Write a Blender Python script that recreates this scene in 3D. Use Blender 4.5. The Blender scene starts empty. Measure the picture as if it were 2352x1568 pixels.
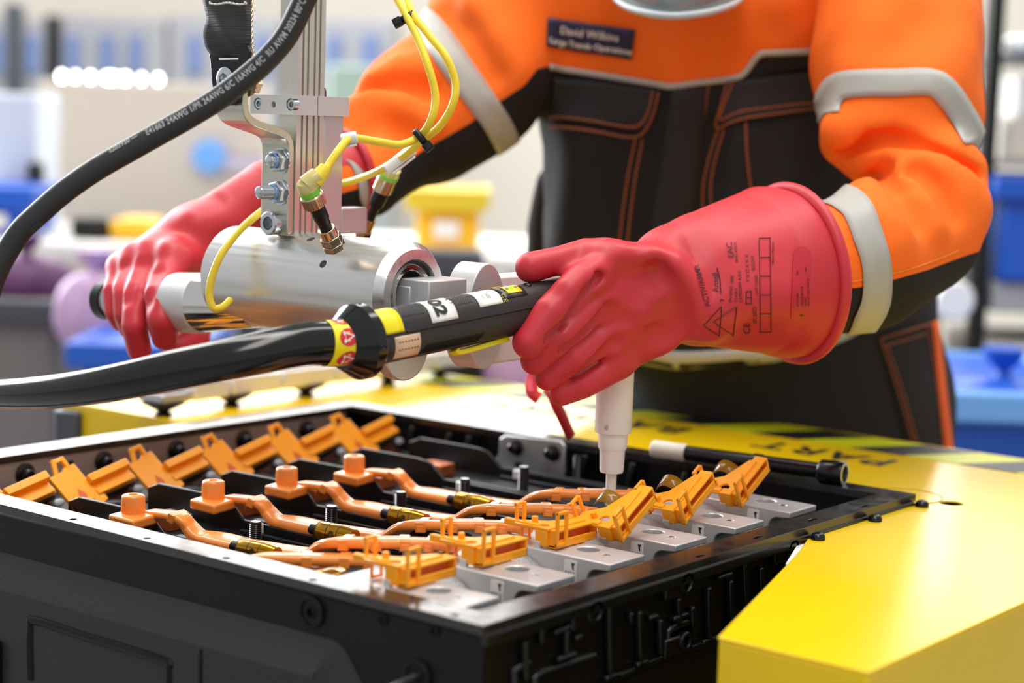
import bpy, bmesh, math, random
import numpy as np
from mathutils import Matrix, Vector
random.seed(7)
rng = np.random.default_rng(7)
SC = bpy.context.scene
COL = SC.collection

# ------------------------------------------------------------------ camera
CX, CY = 1176.0, 784.0
VPX = np.array([-4246.0, 87.0]); VPY = np.array([4586.0, 377.0])      # where the pack's two edge directions vanish
FPX = math.sqrt(-float(np.dot(VPX - (CX, CY), VPY - (CX, CY))))
def _ray(px, py): return np.array([(px - CX) / FPX, -(py - CY) / FPX, -1.0])
_mx = -_ray(*VPX); _mx /= np.linalg.norm(_mx)
_my = _ray(*VPY); _my /= np.linalg.norm(_my)
_mz = np.cross(_mx, _my); _mz /= np.linalg.norm(_mz)
RM = np.array([_mx, _my, _mz])
_r = RM @ _ray(1109, 1437)
CAM = -(0.33 / -_r[2]) * _r                      # pack's near top corner is the origin, camera 33 cm above the rim
cd = bpy.data.cameras.new('camera'); cam = bpy.data.objects.new('camera', cd); COL.objects.link(cam)
M4 = np.eye(4); M4[:3, :3] = RM; M4[:3, 3] = CAM
cam.matrix_world = Matrix(M4.tolist())
cd.sensor_width = 36.0; cd.lens = 36.0 * FPX / 2352.0
cd.clip_start = 0.05; cd.clip_end = 100
cd.dof.use_dof = True; cd.dof.focus_distance = 1.53; cd.dof.aperture_fstop = 3.4
SC.camera = cam

# ------------------------------------------------------------------ world, light, exposure
SC.view_settings.view_transform = 'Standard'; SC.view_settings.look = 'None'
SC.view_settings.gamma = 1.0; SC.view_settings.use_curve_mapping = False
SC.view_settings.exposure = 0.06
SC.cycles.use_denoising = True
SC.cycles.max_bounces = 6
w = bpy.data.worlds.new('hall_light'); SC.world = w; w.use_nodes = True
w.node_tree.nodes['Background'].inputs[0].default_value = (0.97, 0.98, 1.0, 1)
w.node_tree.nodes['Background'].inputs[1].default_value = 0.60
YAW = math.atan2(RM[1, 0], RM[0, 0])             # the hall is turned against the pack: its walls face the camera
HR = np.array([math.cos(YAW), math.sin(YAW), 0.0]); HF = np.array([-math.sin(YAW), math.cos(YAW), 0.0])
FLOOR = -0.95
def hall(r, fwd, z): return CAM * np.array([1, 1, 0]) + HR * r + HF * fwd + np.array([0, 0, z])
def area(name, r, fwd, z, sx, sy, power, col, aim):
    L = bpy.data.lights.new(name, 'AREA'); L.shape = 'RECTANGLE'; L.size = sx; L.size_y = sy; L.energy = power; L.color = col
    o = bpy.data.objects.new(name, L); COL.objects.link(o)
    p = Vector(hall(r, fwd, z)); o.location = p
    d = Vector(hall(*aim)) - p
    o.rotation_euler = d.to_track_quat('-Z', 'Y').to_euler()
    return o
area('ceiling_and_fill_lamp', -0.9, 2.6, 2.3, 0.5, 3.0, 46, (1.0, 0.97, 0.92), (-0.5, 2.0, 0))
area('ceiling_and_fill_lamp', 0.9, 2.2, 2.5, 0.5, 3.0, 36, (1.0, 0.96, 0.90), (0.6, 1.9, 0))
area('ceiling_and_fill_lamp', 0.2, 0.2, 2.6, 0.6, 2.4, 34, (1.0, 0.97, 0.92), (0.2, 1.2, 0))
area('ceiling_and_fill_lamp', 0.0, 6.2, 2.6, 6.0, 2.5, 225, (1.0, 0.98, 0.94), (0, 6.0, 0))
area('ceiling_and_fill_lamp', -1.0, 8.2, 1.45, 7.0, 0.5, 120, (1.0, 0.99, 0.97), (-0.6, 1.8, 0.0))  # added low strip aimed at the pack, whitens the busbar tops by reflection
area('window_light', -3.9, 6.0, 1.7, 2.6, 2.4, 380, (0.88, 0.94, 1.0), (-0.3, 1.6, 0.0))

# ------------------------------------------------------------------ helpers
def P(px, py, z):
    r = RM @ _ray(px, py); return CAM + (z - CAM[2]) / r[2] * r
def D(px, py, d): return CAM + RM @ _ray(px, py) * d
def PLX(px, py, x):
    r = RM @ _ray(px, py); return CAM + (x - CAM[0]) / r[0] * r
def PLY(px, py, y):
    r = RM @ _ray(px, py); return CAM + (y - CAM[1]) / r[1] * r
def depth(p): return -float((RM.T @ (np.array(p) - CAM))[2])
def pxm(d): return d / FPX                        # metres per pixel at a depth

def lin(c):
    c = c / 255.0
    return c / 12.92 if c <= 0.04045 else ((c + 0.055) / 1.055) ** 2.4
def rgb(r, g, b): return (lin(r), lin(g), lin(b), 1.0)
MATS = {}
def mat(name, col, rough=0.5, metal=0.0, noise=0.0, nscale=40.0, bump=0.0, bscale=200.0, spec=0.5, alpha=1.0, trans=0.0, emit=None, estr=0.0, coat=0.0, sheen=0.0, stretch=None, rvar=0.0):
    m = bpy.data.materials.new(name); m.use_nodes = True
    nt = m.node_tree; b = nt.nodes['Principled BSDF']
    b.inputs['Base Color'].default_value = col; b.inputs['Roughness'].default_value = rough; b.inputs['Metallic'].default_value = metal
    b.inputs['Specular IOR Level'].default_value = spec; b.inputs['Alpha'].default_value = alpha
    b.inputs['Transmission Weight'].default_value = trans; b.inputs['Coat Weight'].default_value = coat
    b.inputs['Sheen Weight'].default_value = sheen
    if emit: b.inputs['Emission Color'].default_value = emit; b.inputs['Emission Strength'].default_value = estr
    tc = None
    def coords():
        nonlocal tc
        if tc is None:
            tc = nt.nodes.new('ShaderNodeTexCoord'); out = tc.outputs['Object']
            if stretch:
                mp = nt.nodes.new('ShaderNodeMapping'); mp.inputs['Scale'].default_value = stretch
                nt.links.new(out, mp.inputs['Vector']); tc = (mp.outputs['Vector'],)
            else: tc = (out,)
        return tc[0]
    if noise or rvar:
        n = nt.nodes.new('ShaderNodeTexNoise'); n.inputs['Scale'].default_value = nscale; n.inputs['Detail'].default_value = 5
        nt.links.new(coords(), n.inputs['Vector'])
        if noise:
            mr = nt.nodes.new('ShaderNodeMapRange'); mr.inputs['From Min'].default_value = 0.25; mr.inputs['From Max'].default_value = 0.75
            mr.inputs['To Min'].default_value = 1 - noise; mr.inputs['To Max'].default_value = 1 + noise
            nt.links.new(n.outputs['Fac'], mr.inputs['Value'])
            mu = nt.nodes.new('ShaderNodeVectorMath'); mu.operation = 'SCALE'; mu.inputs[0].default_value = col[:3]
            nt.links.new(mr.outputs[0], mu.inputs['Scale']); nt.links.new(mu.outputs[0], b.inputs['Base Color'])
        if rvar:
            m2 = nt.nodes.new('ShaderNodeMapRange'); m2.inputs['From Min'].default_value = 0.3; m2.inputs['From Max'].default_value = 0.7
            m2.inputs['To Min'].default_value = max(0.02, rough - rvar); m2.inputs['To Max'].default_value = rough + rvar
            nt.links.new(n.outputs['Fac'], m2.inputs['Value']); nt.links.new(m2.outputs[0], b.inputs['Roughness'])
    if bump:
        n2 = nt.nodes.new('ShaderNodeTexNoise'); n2.inputs['Scale'].default_value = bscale; n2.inputs['Detail'].default_value = 4
        nt.links.new(coords(), n2.inputs['Vector'])
        bp = nt.nodes.new('ShaderNodeBump'); bp.inputs['Strength'].default_value = bump; bp.inputs['Distance'].default_value = 0.002
        nt.links.new(n2.outputs['Fac'], bp.inputs['Height']); nt.links.new(bp.outputs[0], b.inputs['Normal'])
    MATS[name] = m
    return m

def frame(o=(0, 0, 0), x=(1, 0, 0), y=None, z=None):
    """4x4 with origin o, first axis x; y (or z) gives the second direction, made square."""
    o = np.array(o, float); x = np.array(x, float); x = x / np.linalg.norm(x)
    if y is not None:
        y = np.array(y, float); z = np.cross(x, y); z /= np.linalg.norm(z); y = np.cross(z, x)
    else:
        if z is None: z = (0, 0, 1) if abs(x[2]) < 0.9 else (0, 1, 0)
        z = np.array(z, float); y = np.cross(z, x); y /= np.linalg.norm(y); z = np.cross(x, y)
    F = np.eye(4); F[:3, 0] = x; F[:3, 1] = y; F[:3, 2] = z; F[:3, 3] = o
    return F
ID = np.eye(4)
def ap(F, pts):
    pts = np.asarray(pts, float); return pts @ F[:3, :3].T + F[:3, 3]
def smooth_path(pts, n=8, closed=False):
    pts = np.asarray(pts, float); out = []
    m = len(pts)
    for i in range(m - 1):
        p0 = pts[max(i - 1, 0)]; p1 = pts[i]; p2 = pts[i + 1]; p3 = pts[min(i + 2, m - 1)]
        for k in range(n):
            t = k / n
            out.append(0.5 * ((2 * p1) + (p2 - p0) * t + (2 * p0 - 5 * p1 + 4 * p2 - p3) * t * t + (3 * p1 - p0 - 3 * p2 + p3) * t ** 3))
    out.append(pts[-1]); return np.array(out)
def frames_along(pts, up=(0, 0, 1)):
    pts = np.asarray(pts, float); T = np.gradient(pts, axis=0); T /= np.linalg.norm(T, axis=1)[:, None]
    u = np.array(up, float); u = u - T[0] * np.dot(u, T[0])
    if np.linalg.norm(u) < 1e-6: u = np.cross(T[0], (1, 0, 0))
    u /= np.linalg.norm(u); N = []
    for t in T:
        u = u - t * np.dot(u, t); u /= np.linalg.norm(u); N.append(u.copy())
    N = np.array(N); B = np.cross(T, N); return T, N, B

class MB:
    def __init__(s): s.v = []; s.f = []; s.n = 0
    def add(s, verts, faces):
        verts = np.asarray(verts, float); s.v.append(verts); s.f += [[i + s.n for i in f] for f in faces]; s.n += len(verts); return s
    def box(s, c=(0, 0, 0), size=(1, 1, 1), F=ID):
        c = np.array(c, float); h = np.array(size, float) / 2
        vs = [c + h * np.array([x, y, z]) for x in (-1, 1) for y in (-1, 1) for z in (-1, 1)]
        return s.add(ap(F, vs), [(0, 1, 3, 2), (4, 6, 7, 5), (0, 4, 5, 1), (2, 3, 7, 6), (0, 2, 6, 4), (1, 5, 7, 3)])
    def hexa(s, v8):
        """v8: bottom ring of four then top ring of four."""
        return s.add(v8, [(3, 2, 1, 0), (4, 5, 6, 7), (0, 1, 5, 4), (1, 2, 6, 5), (2, 3, 7, 6), (3, 0, 4, 7)])
    def prism(s, poly, z0, z1, F=ID):
        n = len(poly); a = [(p[0], p[1], z0) for p in poly]; b = [(p[0], p[1], z1) for p in poly]
        return s.add(ap(F, a + b), [tuple(range(n - 1, -1, -1)), tuple(range(n, 2 * n))] + [(i, (i + 1) % n, n + (i + 1) % n, n + i) for i in range(n)])
    def lathe(s, prof, F=ID, seg=32, cap=True):
        """prof: (x along the axis, radius)"""
        vs = []; m = len(prof)
        for x, r in prof:
            for k in range(seg):
                a = 2 * math.pi * k / seg; vs.append((x, r * math.cos(a), r * math.sin(a)))
        fs = []
        for i in range(m - 1):
            for k in range(seg):
                k2 = (k + 1) % seg; fs.append((i * seg + k, i * seg + k2, (i + 1) * seg + k2, (i + 1) * seg + k))
        if cap: fs.append(tuple(range(seg - 1, -1, -1))); fs.append(tuple((m - 1) * seg + k for k in range(seg)))
        return s.add(ap(F, vs), fs)
    def cyl(s, a, b, r, r2=None, seg=24, up=None):
        a = np.array(a, float); b = np.array(b, float); L = np.linalg.norm(b - a)
        return s.lathe([(0, r), (L, r if r2 is None else r2)], frame(a, b - a, z=up), seg)
    def tube(s, pts, r, seg=16, prof=None, up=(0, 0, 1), cap=True):
        pts = np.asarray(pts, float); m = len(pts); T, N, B = frames_along(pts, up)
        r = np.broadcast_to(np.asarray(r, float), (m,))
        if prof is None: prof = [(math.cos(2 * math.pi * k / seg), math.sin(2 * math.pi * k / seg)) for k in range(seg)]
        seg = len(prof); vs = []
        for i in range(m):
            for (u, v) in prof: vs.append(pts[i] + (B[i] * u + N[i] * v) * r[i])
        fs = []
        for i in range(m - 1):
            for k in range(seg):
                k2 = (k + 1) % seg; fs.append((i * seg + k, i * seg + k2, (i + 1) * seg + k2, (i + 1) * seg + k))
        if cap: fs.append(tuple(range(seg - 1, -1, -1))); fs.append(tuple((m - 1) * seg + k for k in range(seg)))
        return s.add(vs, fs)
    def sphere(s, c, r, seg=16, rings=10, F=ID, half=False):
        r = np.broadcast_to(np.asarray(r, float), (3,)); vs = []; fs = []
        top = math.pi / 2 if half else math.pi
        for i in range(rings + 1):
            th = top * i / rings
            for k in range(seg):
                a = 2 * math.pi * k / seg
                vs.append((c[0] + r[0] * math.sin(th) * math.cos(a), c[1] + r[1] * math.sin(th) * math.sin(a), c[2] + r[2] * math.cos(th)))
        for i in range(rings):
            for k in range(seg):
                k2 = (k + 1) % seg; fs.append((i * seg + k, (i + 1) * seg + k, (i + 1) * seg + k2, i * seg + k2))
        return s.add(ap(F, vs), fs)
    def torus(s, R, r, F=ID, seg=32, rs=10):
        vs = []; fs = []
        for i in range(seg):
            a = 2 * math.pi * i / seg
            for k in range(rs):
                b = 2 * math.pi * k / rs; q = R + r * math.cos(b); vs.append((r * math.sin(b), q * math.cos(a), q * math.sin(a)))
        for i in range(seg):
            for k in range(rs): fs.append((i * rs + k, ((i + 1) % seg) * rs + k, ((i + 1) % seg) * rs + (k + 1) % rs, i * rs + (k + 1) % rs))
        return s.add(ap(F, vs), fs)
    def quad(s, a, b, c, d): return s.add([a, b, c, d], [(0, 1, 2, 3)])
    def grid(s, G, flip=False):
        G = np.asarray(G, float); a, b = G.shape[:2]
        fs = [(i * b + j, (i + 1) * b + j, (i + 1) * b + j + 1, i * b + j + 1) for i in range(a - 1) for j in range(b - 1)]
        if flip: fs = [f[::-1] for f in fs]
        return s.add(G.reshape(-1, 3), fs)
    def mesh(s, name, angle=35):
        V = np.concatenate(s.v) if s.v else np.zeros((0, 3))
        me = bpy.data.meshes.new(name); me.from_pydata(V.tolist(), [], s.f); me.validate(); me.update()
        bm = bmesh.new(); bm.from_mesh(me); bmesh.ops.remove_doubles(bm, verts=bm.verts, dist=1e-6)
        bmesh.ops.recalc_face_normals(bm, faces=bm.faces); bm.to_mesh(me); bm.free()
        me.shade_smooth(); me.set_sharp_from_angle(angle=math.radians(angle))
        return me
    def obj(s, name, m, parent=None, bevel=0.0, seg=2, angle=35, label=None, solid=0.0):
        me = s.mesh(name, angle); me.materials.append(m)
        o = bpy.data.objects.new(name, me); COL.objects.link(o)
        if solid: q = o.modifiers.new('thickness', 'SOLIDIFY'); q.thickness = solid; q.offset = 0
        if bevel:
            q = o.modifiers.new('bevel', 'BEVEL'); q.width = bevel; q.segments = seg; q.limit_method = 'ANGLE'; q.angle_limit = math.radians(40)
            q.harden_normals = False
        if parent is not None: attach(o, parent)
        if label: o['label'] = label
        return o
def attach(o, parent):
    o.parent = parent
    pm = Matrix.Translation(parent.location) if parent.type == 'EMPTY' and parent.parent is None else Matrix.Identity(4)
    o.matrix_parent_inverse = pm.inverted()
def thing(name, label, cat, loc=(0, 0, 0), group=None):
    o = bpy.data.objects.new(name, None); COL.objects.link(o); o.empty_display_size = 0.02
    o.location = Vector([float(a) for a in loc]); o['label'] = label; o['category'] = cat
    if group: o['group'] = group
    return o
def tag(o, label, cat, group=None):
    o['label'] = label; o['category'] = cat
    if group: o['group'] = group
    return o
def struct(o): o['kind'] = 'structure'; return o
def dup(root, off, label=None):
    r = root.copy(); COL.objects.link(r); r.location = root.location + Vector([float(a) for a in off])
    if label: r['label'] = label
    for ch in list(root.children):
        c = ch.copy(); COL.objects.link(c); c.parent = r; c.matrix_parent_inverse = ch.matrix_parent_inverse.copy()
        for g in list(ch.children):
            d = g.copy(); COL.objects.link(d); d.parent = c
    return r
def cut(o, cutter):
    """Cut a builder's solid out of an object and keep the result as the object's own mesh."""
    me = cutter.mesh('cutter'); c = bpy.data.objects.new('cutter', me); COL.objects.link(c)
    q = o.modifiers.new('cut', 'BOOLEAN'); q.object = c; q.operation = 'DIFFERENCE'; q.solver = 'EXACT'
    bpy.context.view_layer.update()
    dg = bpy.context.evaluated_depsgraph_get()
    new = bpy.data.meshes.new_from_object(o.evaluated_get(dg)); 
    o.modifiers.clear(); old = o.data; o.data = new
    new.shade_smooth(); new.set_sharp_from_angle(angle=math.radians(30))
    bpy.data.objects.remove(c); bpy.data.meshes.remove(me)
    if len(new.materials) == 0: new.materials.append(old.materials[0])
    return o
def text_mesh(s, size=1.0, align='LEFT', bold=0.0, spacing=1.0):
    """flat lettering as (verts, faces): baseline on x, y up"""
    cu = bpy.data.curves.new('lettering', 'FONT'); cu.body = s; cu.size = size; cu.align_x = align; cu.offset = bold; cu.resolution_u = 3; cu.space_character = spacing
    o = bpy.data.objects.new('lettering', cu); COL.objects.link(o)
    bpy.context.view_layer.update()
    me = bpy.data.meshes.new_from_object(o.evaluated_get(bpy.context.evaluated_depsgraph_get()))
    V = np.array([v.co[:] for v in me.vertices]) if len(me.vertices) else np.zeros((0, 3)); Fc = [list(p.vertices) for p in me.polygons]
    bpy.data.objects.remove(o); bpy.data.curves.remove(cu); bpy.data.meshes.remove(me)
    return V, Fc
def put_text(mb, s, size, F, align='LEFT', bold=0.0, spacing=1.0):
    V, Fc = text_mesh(s, size, align, bold, spacing)
    if len(V): mb.add(ap(F, V), Fc)
    return mb
def rrect(x0, y0, x1, y1, r, n=4):
    out = []
    for cx, cy, a0 in ((x1 - r, y1 - r, 0), (x0 + r, y1 - r, 90), (x0 + r, y0 + r, 180), (x1 - r, y0 + r, 270)):
        for k in range(n + 1):
            a = math.radians(a0 + 90 * k / n); out.append((cx + r * math.cos(a), cy + r * math.sin(a)))
    return out

# ------------------------------------------------------------------ materials
K = dict(
    rim=mat('black_satin_rim', rgb(30, 30, 31), 0.20, 0.0, bump=0.04, bscale=700, noise=0.2, nscale=60, rvar=0.06, spec=.85),
    black_coat=mat('black_textured_coat', rgb(13, 13, 13), 0.45, bump=0.10, bscale=160, noise=0.15, nscale=30, spec=.22),
    black_cast=mat('black_cast_gloss', rgb(14, 13, 12), 0.28, bump=0.08, bscale=400),
    black_plastic=mat('black_plastic', rgb(17, 17, 18), 0.42, bump=0.05, bscale=500, spec=.35),
    black_tray=mat('black_tray', rgb(20, 20, 22), 0.5, spec=.25),
    black_steel=mat('black_steel', rgb(52, 52, 54), 0.24, 0.85),
    black_rubber=mat('black_rubber', rgb(18, 18, 19), 0.55),
    cable=mat('cable_jacket', rgb(40, 41, 42), 0.5, bump=0.12, bscale=350),
    hose=mat('hose_gloss', rgb(12, 12, 13), 0.14),
    rail=mat('brown_grey_rail', rgb(158, 146, 142), 0.42, 0.3, noise=0.12, nscale=30, stretch=(1, 1, 8)),
    alu=mat('milled_aluminium', rgb(206, 205, 205), 0.36, 0.5, noise=0.06, nscale=12, rvar=0.08, bump=0.03, bscale=900),
    alu_cast=mat('cast_aluminium', rgb(188, 188, 188), 0.5, 0.45, bump=1.0, bscale=520, noise=0.12, nscale=300),
    alu_soft=mat('soft_aluminium', rgb(196, 197, 200), 0.36, 0.8, noise=0.05, nscale=40),
    zinc=mat('zinc_plate', rgb(202, 200, 184), 0.30, 0.9, noise=0.10, nscale=18, bump=0.04, bscale=400),
    bolt=mat('bright_bolt', rgb(196, 202, 206), 0.22, 1.0),
    brass=mat('nickel_brass', rgb(205, 186, 160), 0.24, 1.0),
    gold=mat('gold_foil', rgb(176, 128, 20), 0.16, 0.85),
    gold_dark=mat('gold_print', rgb(70, 44, 8), 0.4),
    film=mat('amber_film', rgb(150, 105, 20), 0.15, alpha=0.8),
    orange=mat('orange_cover', rgb(248, 146, 60), 0.26, coat=.15),
    orange_clip=mat('orange_clip', rgb(255, 164, 22), 0.40, spec=0.4),
    orange_dark=mat('orange_stain', rgb(214, 92, 12), 0.5),
    yellow=mat('yellow_enamel', rgb(242, 202, 10), 0.23, noise=0.03, nscale=5),
    lime=mat('lime_tape', rgb(206, 214, 16), 0.4),
    black_tape=mat('black_tape', rgb(22, 22, 20), 0.45),
    white_plastic=mat('white_plastic', rgb(232, 228, 224), 0.38),
    white_tape=mat('white_tape', rgb(226, 222, 208), 0.6, noise=0.06, nscale=60),
    paper=mat('white_label', rgb(238, 236, 232), 0.5),
    ink=mat('black_ink', rgb(30, 30, 32), 0.6),
    grey_ink=mat('grey_ink', rgb(168, 170, 170), 0.6),
    ylabel=mat('yellow_label', rgb(244, 224, 20), 0.4),
    red_print=mat('red_print', rgb(206, 34, 58), 0.45),
    pale_sticker=mat('pale_sticker', rgb(236, 204, 182), 0.5),
    grey_print=mat('pale_print', rgb(205, 208, 214), 0.5),
    yellow_cable=mat('yellow_cable', rgb(245, 214, 52), 0.42),
    clear_yellow=mat('clear_yellow', rgb(240, 226, 150), 0.15, trans=0.35),
    green=mat('green_plastic', rgb(128, 214, 70), 0.35),
    red_strap=mat('red_strap', rgb(206, 44, 62), 0.55),
    web=mat('black_webbing', rgb(38, 38, 40), 0.55, bump=0.5, bscale=260, stretch=(0.15, 0.15, 3)),
    thread=mat('white_thread', rgb(226, 220, 206), 0.7),
    blue=mat('blue_plastic', rgb(20, 84, 190), 0.4),
    blue_pale=mat('pale_blue', rgb(110, 170, 240), 0.5),
    wall=mat('cream_wall', rgb(234, 228, 216), 0.8, noise=0.03, nscale=1.5),
    floor=mat('grey_floor', rgb(150, 148, 144), 0.45, noise=0.12, nscale=2.0),
    grey=mat('grey_steel', rgb(160, 162, 168), 0.5),
    grey_dark=mat('dark_grey_steel', rgb(62, 66, 74), 0.5),
    panel_blue=mat('blue_grey_panel', rgb(108, 128, 176), 0.5),
    beige=mat('beige_board', rgb(207, 196, 184), 0.8, noise=0.02, nscale=3),
    bench=mat('white_bench', rgb(236, 234, 230), 0.35),
    lilac=mat('lilac_bag', rgb(186, 152, 190), 0.5, noise=0.15, nscale=14),
    purple=mat('purple_bag', rgb(92, 48, 94), 0.5, noise=0.2, nscale=14),
    amber=mat('amber_plastic', rgb(236, 178, 26), 0.45),
    lime_plastic=mat('lime_plastic', rgb(196, 206, 40), 0.5),
    box=mat('cream_card', rgb(206, 200, 188), 0.8),
    wrap=mat('clear_wrap', rgb(236, 240, 245), 0.12, 0.3),
    teal=mat('teal_panel', rgb(150, 172, 162), 0.5),
    copper=mat('copper_sheet', rgb(214, 118, 66), 0.3, 0.7),
    rust_bolt=mat('maroon_cap', rgb(70, 20, 34), 0.4),
    silver_rail=mat('silver_rail', rgb(236, 236, 234), .22, .3),
    mirror=mat('polished_steel', rgb(214, 212, 208), 0.08, 1.0),
)
# ------------------------------------------------------------------ the hall
def hall_frame(r, f, z): return frame(hall(r, f, z), HR, HF)
def bgx(px, d): return (px - CX) / FPX * d
def bgz(px, py, d): return float(D(px, py, d)[2])
def hbox(mb, px0, py0, px1, py1, d, dep, zb=None, pad=0.0):
    """box facing the camera side of the hall; pixel span gives its size at distance d, its depth is real"""
    a = D((px0 + px1) / 2, (py0 + py1) / 2, d); wd = (px1 - px0) * pxm(d); hg = (py1 - py0) * pxm(d)
    z0 = a[2] - hg / 2 if zb is None else zb; z1 = a[2] + hg / 2
    F = frame((a[0], a[1], 0), HR, HF)
    mb.box((0, dep / 2, (z0 + z1) / 2), (wd + pad, dep, z1 - z0), F); return F, z0, z1, wd
m = MB(); m.box((0, 0, -0.02), (16, 16, 0.04), hall_frame(0, 4, FLOOR)); struct(m.obj('floor', K['floor']))
m = MB(); m.box((0, 0.05, 1.9), (16, 0.1, 3.8), hall_frame(0, 9.2, FLOOR)); struct(m.obj('wall_back', K['wall']))
m = MB(); m.box((0, 0.02, 0.06), (16, 0.03, 0.12), hall_frame(0, 9.16, FLOOR)); struct(m.obj('baseboard_back', K['grey']))

# tall grey cabinets along the back wall, each with blue panels
def cabinet(px0, px1, panels, label, top=62, body=None):
    d = 8.2
    t = thing('storage_cabinet', label, 'cabinet', (*D((px0 + px1) / 2, 300, d)[:2], FLOOR), 'cabinets along the back wall')
    m = MB(); F, z0, z1, wd = hbox(m, px0, top, px1, 190, d, 0.5, zb=FLOOR + 0.002); m.obj('body', body or K['grey'], t, 0.01)
    for (a, b) in panels:
        q = MB(); hbox(q, a, 82, b, 168, d - 0.02, 0.02); q.obj('panel', K['panel_blue'], t, 0.004)
    return t
cabinet(-60, 98, [(-30, 12), (28, 90)], 'grey cabinet with a blue panel at the far left of the back wall', 40)
cabinet(135, 380, [(150, 182), (228, 262), (296, 326)], 'grey cabinet with three blue panels left of the hanging black strap', 40, K['grey'])
cabinet(388, 640, [(430, 462), (588, 622)], 'darker cabinet behind the black strap and the aluminium column', 40, K['grey'])
cabinet(735, 905, [(752, 782), (832, 868)], 'grey cabinet with two blue panels right of the aluminium column', 44)
m = MB(); hbox(m, 8, 10, 42, 345, 6.6, 0.1, zb=FLOOR + 0.002); tag(m.obj('floor_post', K['grey_dark'], bevel=0.005), 'dark steel post at the far left behind the cable', 'post')
m = MB(); hbox(m, 102, 36, 130, 300, 6.8, 0.1, zb=FLOOR + 0.002); tag(m.obj('floor_post', K['black_plastic'], bevel=0.005), 'black steel post rising behind the beige board', 'post')
m = MB(); hbox(m, 752, 150, 880, 300, 6.4, 0.06, zb=FLOOR + 0.002); tag(m.obj('partition_screen', K['teal'], bevel=0.01), 'pale green screen behind the orange sleeve and column', 'screen')

# beige board with small bright lamps along its top
t = thing('display_board', 'large beige board standing behind the workbench on the left', 'board', (*D(340, 400, 5.4)[:2], FLOOR))
m = MB(); F, z0, z1, wd = hbox(m, 92, 192, 612, 545, 5.4, 0.05, zb=FLOOR + 0.12); m.obj('panel', K['beige'], t, 0.006)
for s in (-1, 1):
    q = MB(); q.box((s * (wd / 2 - 0.1), 0.02, FLOOR + 0.0625), (0.06, 0.45, 0.12), F); q.obj('foot', K['grey_dark'], t, 0.005)
ztop = z1; M_LAMP = mat('lamp_glow', rgb(255, 255, 255), .3, emit=(1, 1, 1, 1), estr=10.0)
rolls = [(132, 142), (165, 172), (200, 208), (236, 262), (276, 290), (318, 324), (356, 364)]
for i, (a, b) in enumerate(rolls):
    c = D((a + b) / 2, 180, 5.4); wd2 = (b - a) * pxm(5.4)
    Fr = frame((c[0], c[1], ztop + 0.0115), HR, HF); Fr[:3, 3] += HF * 0.025
    m = MB(); m.lathe([(-wd2 / 2, 0.004), (-wd2 / 2, 0.009), (-wd2 / 2 + .003, 0.011), (wd2 / 2 - .003, 0.011), (wd2 / 2, 0.009), (wd2 / 2, 0.004)], Fr, 20)
    tag(m.obj('strip_lamp', M_LAMP), ('first', 'second', 'third', 'fourth', 'fifth', 'sixth', 'last')[i] + ' bright strip lamp along the top of the beige board, from the left', 'lamp', 'strip lamps on the beige board')
# blue gadget and pale strip on the board
t = thing('wall_gauge', 'round pale blue disc hanging on the beige board', 'gauge', D(480, 360, 5.38))
m = MB(); c = D(478, 360, 5.34); m.lathe([(0, 0.046), (0.012, 0.048), (0.05, 0.048)], frame(c, HF), 24); m.obj('disc', K['blue_pale'], t, 0.003)
m = MB(); hbox(m, 505, 362, 610, 390, 5.36, 0.03); m.obj('bracket', mat('pale_mauve', rgb(196, 190, 214), 0.6), t)

# workbench on the left
t = thing('workbench', 'long white-topped workbench along the left behind the gloved hand', 'workbench', (*D(100, 590, 4.4)[:2], FLOOR))
m = MB(); F, z0, z1, wd = hbox(m, -420, 566, 1240, 606, 4.3, 0.75); m.obj('worktop', K['bench'], t, 0.006)
for s in (-1, -0.4, 0.2, 1):
    for y in (0.06, 0.69):
        q = MB(); q.box((s * (wd / 2 - 0.05), y, (FLOOR + z0) / 2), (0.05, 0.05, z0 - FLOOR - 0.004), F); q.obj('leg', K['grey_dark'], t)
q = MB(); q.box((0, 0.37, FLOOR + 0.36), (wd - 0.16, 0.6, 0.03), F); q.obj('shelf', K['grey'], t)
shelf_z = FLOOR + 0.375; BENCHZ = z1
def put(name, px0, py0, px1, py1, d, dep, m_, label, cat, zb=None, bevel=0.012, parts=None):
    mb = MB(); F, z0, z1, wd = hbox(mb, px0, py0, px1, py1, d, dep, zb)
    if parts is None:
        return tag(mb.obj(name, m_, bevel=bevel), label, cat)
    t = thing(name, label, cat, (F[0, 3], F[1, 3], z0)); mb.obj('body', m_, t, bevel); parts(t, F, z0, z1, wd, dep); return t
def bin_rim(mm):
    def f(t, F, z0, z1, wd, dep):
        q = MB(); th = 0.025
        for (x, y, sx, sy) in ((0, -0.012, wd + .05, th), (0, dep + .012, wd + .05, th), (-wd / 2 - .012, dep / 2, th, dep), (wd / 2 + .012, dep / 2, th, dep)):
            q.box((x, y, z1 - 0.02), (sx, sy, 0.05), F)
        q.obj('rim', mm, t, 0.006)
        q = MB(); q.box((0, -0.006, (z0 + z1) / 2 - 0.02), (wd * 0.4, 0.012, (z1 - z0) * 0.3), F); q.obj('handle', K['white_plastic'], t, 0.004)
    return f
put('tool_case', 160, 500, 246, 566, 4.42, 0.2, K['black_plastic'], 'black tool case on the white bench beside a yellow one', 'case', zb=BENCHZ + .001)
put('tool_case', 250, 505, 345, 566, 4.42, 0.2, K['amber'], 'amber tool case on the white bench beside the black case', 'case', zb=BENCHZ + .001)
put('carton', -30, 215, 86, 566, 4.75, 0.25, mat('pale_blue_card', rgb(200, 208, 220), .6), 'tall white carton on the bench at the far left', 'box', zb=BENCHZ + .001)
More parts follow.
